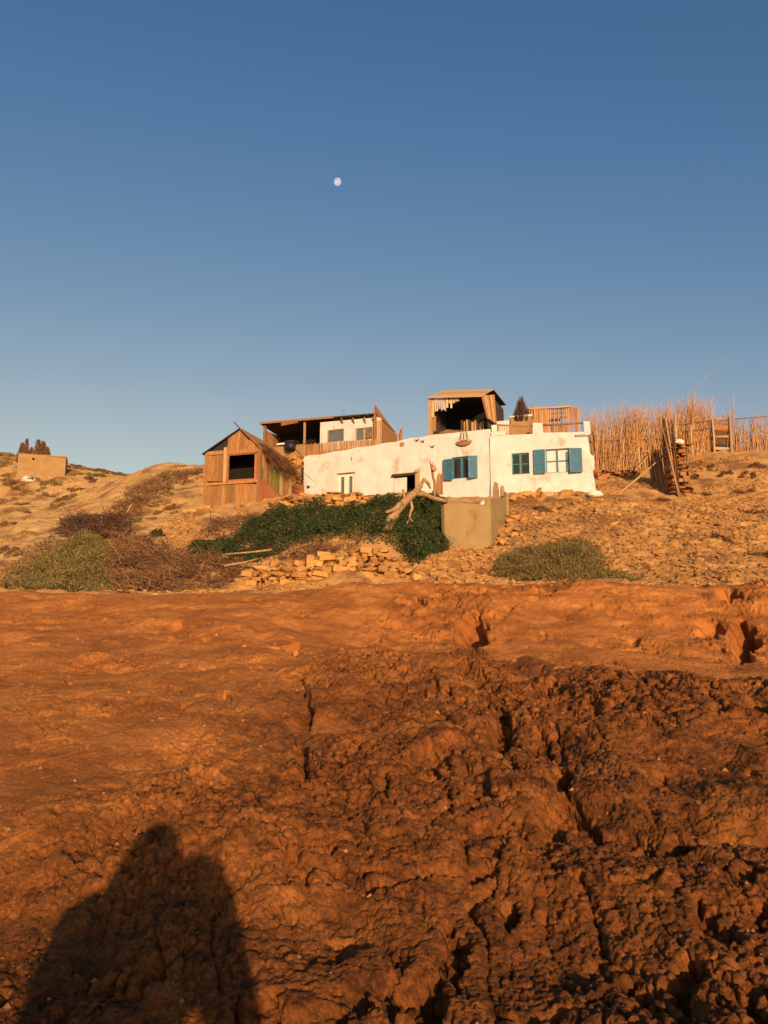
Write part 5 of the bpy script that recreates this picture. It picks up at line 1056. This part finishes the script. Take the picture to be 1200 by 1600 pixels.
per = thing('person', 'person in dark jacket and jeans holding up a phone with both hands', 'person', (FX, FY, FZ)); Hc = 0.0-FZ     # camera height above the feet
def skel(items):
    V, E, Rr, nm = [], [], [], {}
    for name, par, p, r in items:
        nm[name] = len(V); V.append(p); Rr.append(r)
        if par: E.append((nm[par], nm[name]))
    return V, E, Rr
sc_ = Hc/1.40
b = [('pelvis', None, (0, 0, .93), (.14, .11)), ('belly', 'pelvis', (0, .01, 1.05), (.13, .105)), ('chest', 'belly', (0, -.01, 1.25), (.165, .115)), ('neckb', 'chest', (0, -.02, 1.40), (.08, .07)), ('neck', 'neckb', (0, .0, 1.47), (.055, .055)),
     ('skull', 'neck', (0, .03, 1.555), (.072, .085)), ('crown', 'skull', (0, .02, 1.615), (.07, .085)), ('top', 'crown', (0, .015, 1.645), (.045, .055)), ('nose', 'skull', (0, .12, 1.56), .016)]
for s, k in ((-1, 'l'), (1, 'r')):
    sx = .185*s; hx = .07+.05*s; el = (.24 if s > 0 else -.15, .16, 1.12)
    b += [('sh'+k, 'chest', (sx, -.01, 1.355), .062), ('el'+k, 'sh'+k, el, .046), ('wr'+k, 'el'+k, (hx+.02*s, .42, 1.345), .030), ('pa'+k, 'wr'+k, (hx+.008*s, .475, 1.375), (.022, .034))]
    for q in range(4): b += [('f%d'%q+k, 'pa'+k, (hx+.004*s, .50, 1.36+.022*q), .009), ('g%d'%q+k, 'f%d'%q+k, (hx-.018*s, .515, 1.362+.023*q), .008), ('h%d'%q+k, 'g%d'%q+k, (hx-.035*s, .512, 1.364+.022*q), .007)]
    b += [('t1'+k, 'pa'+k, (hx-.012*s, .468, 1.40), .011), ('t2'+k, 't1'+k, (hx-.03*s, .475, 1.425), .009)]
    b += [('hip'+k, 'pelvis', (.09*s, 0, .88), .09), ('kn'+k, 'hip'+k, (.13*s, .03, .49), .062), ('an'+k, 'kn'+k, (.15*s, -.02, .09), .042), ('heel'+k, 'an'+k, (.155*s, -.03, .045), .042), ('toe'+k, 'heel'+k, (.17*s, .16, .03), (.042, .03))]
b = [(n_, p_, tuple(c*sc_ for c in q_), r_) for n_, p_, q_, r_ in b]; body = skin_obj('body', *skel(b), 'skin', per)
pick = lambda names, gr: [(n_, p_ if p_ in names else None, q_, (r_+gr if not hasattr(r_, '__len__') else (r_[0]+gr, r_[1]+gr))) for n_, p_, q_, r_ in b if n_ in names]
cloth_obj('jacket', *skel(pick(['pelvis', 'belly', 'chest', 'neckb', 'shl', 'ell', 'wrl', 'shr', 'elr', 'wrr'], .022)), 'cloth_dark', per)
cloth_obj('trousers', *skel(pick(['pelvis', 'hipl', 'knl', 'anl', 'hipr', 'knr', 'anr'], .014)), 'cloth_denim', per)
for k in 'lr': cloth_obj('shoe', *skel(pick(['heel'+k, 'toe'+k], .012)), 'cloth_dark', per)
skin_obj('hair', *skel([('a', None, (0, -.03*sc_, 1.60*sc_), (.075, .075)), ('b', 'a', (0, -.0, 1.625*sc_), (.075, .085)), ('c', 'b', (0, .01, 1.65*sc_), (.05, .06))]), 'hair', per)
cloth_obj('hood', *skel([('a', None, (-.02, -.06, 1.36*sc_), .14), ('b', 'a', (.0, -.05, 1.48*sc_), .13), ('c', 'b', (.015, -.045, 1.555*sc_), .11), ('d', 'c', (.02, -.045, 1.61*sc_), .09), ('e', 'a', (-.16, -.03, 1.38*sc_), .085), ('f', 'a', (.12, .04, 1.40*sc_), .08), ('g', 'b', (.085, .05, 1.475*sc_), .08)]), 'cloth_dark', per)
for s in (-1, 1):
    skin_obj('ear', [(.078*s*sc_, .02*sc_, 1.55*sc_), (.086*s*sc_, .012*sc_, 1.58*sc_)], [(0, 1)], [.012, .014], 'skin', per, 0, 1); skin_obj('eye', [(.03*s*sc_, .108*sc_, 1.585*sc_), (.031*s*sc_, .108*sc_, 1.586*sc_)], [(0, 1)], [.010, .010], 'hair', per, 0, 1)
skin_obj('mouth', [(-.02*sc_, .108*sc_, 1.515*sc_), (.02*sc_, .108*sc_, 1.515*sc_)], [(0, 1)], [.006, .006], 'clay', per, 0, 1)
ph = bmesh.new(); bmesh.ops.create_cube(ph, size=1); bmesh.ops.scale(ph, vec=(.076, .009, .155), verts=ph.verts); bmesh.ops.bevel(ph, geom=ph.edges[:], offset=.003, segments=2, affect='EDGES'); bmesh.ops.rotate(ph, matrix=Matrix.Rotation(PITCH, 3, 'X'), verts=ph.verts)
pm = bpy.data.meshes.new('phone'); ph.to_mesh(pm); ph.free(); po = link('phone', pm, 'black_plastic', None, (0, -.035, -.03)); tag(po, 'black smartphone held up in both hands by the person', 'phone')
print('verts', sum(len(m.vertices) for m in bpy.data.meshes), 'objects', len(bpy.data.objects))
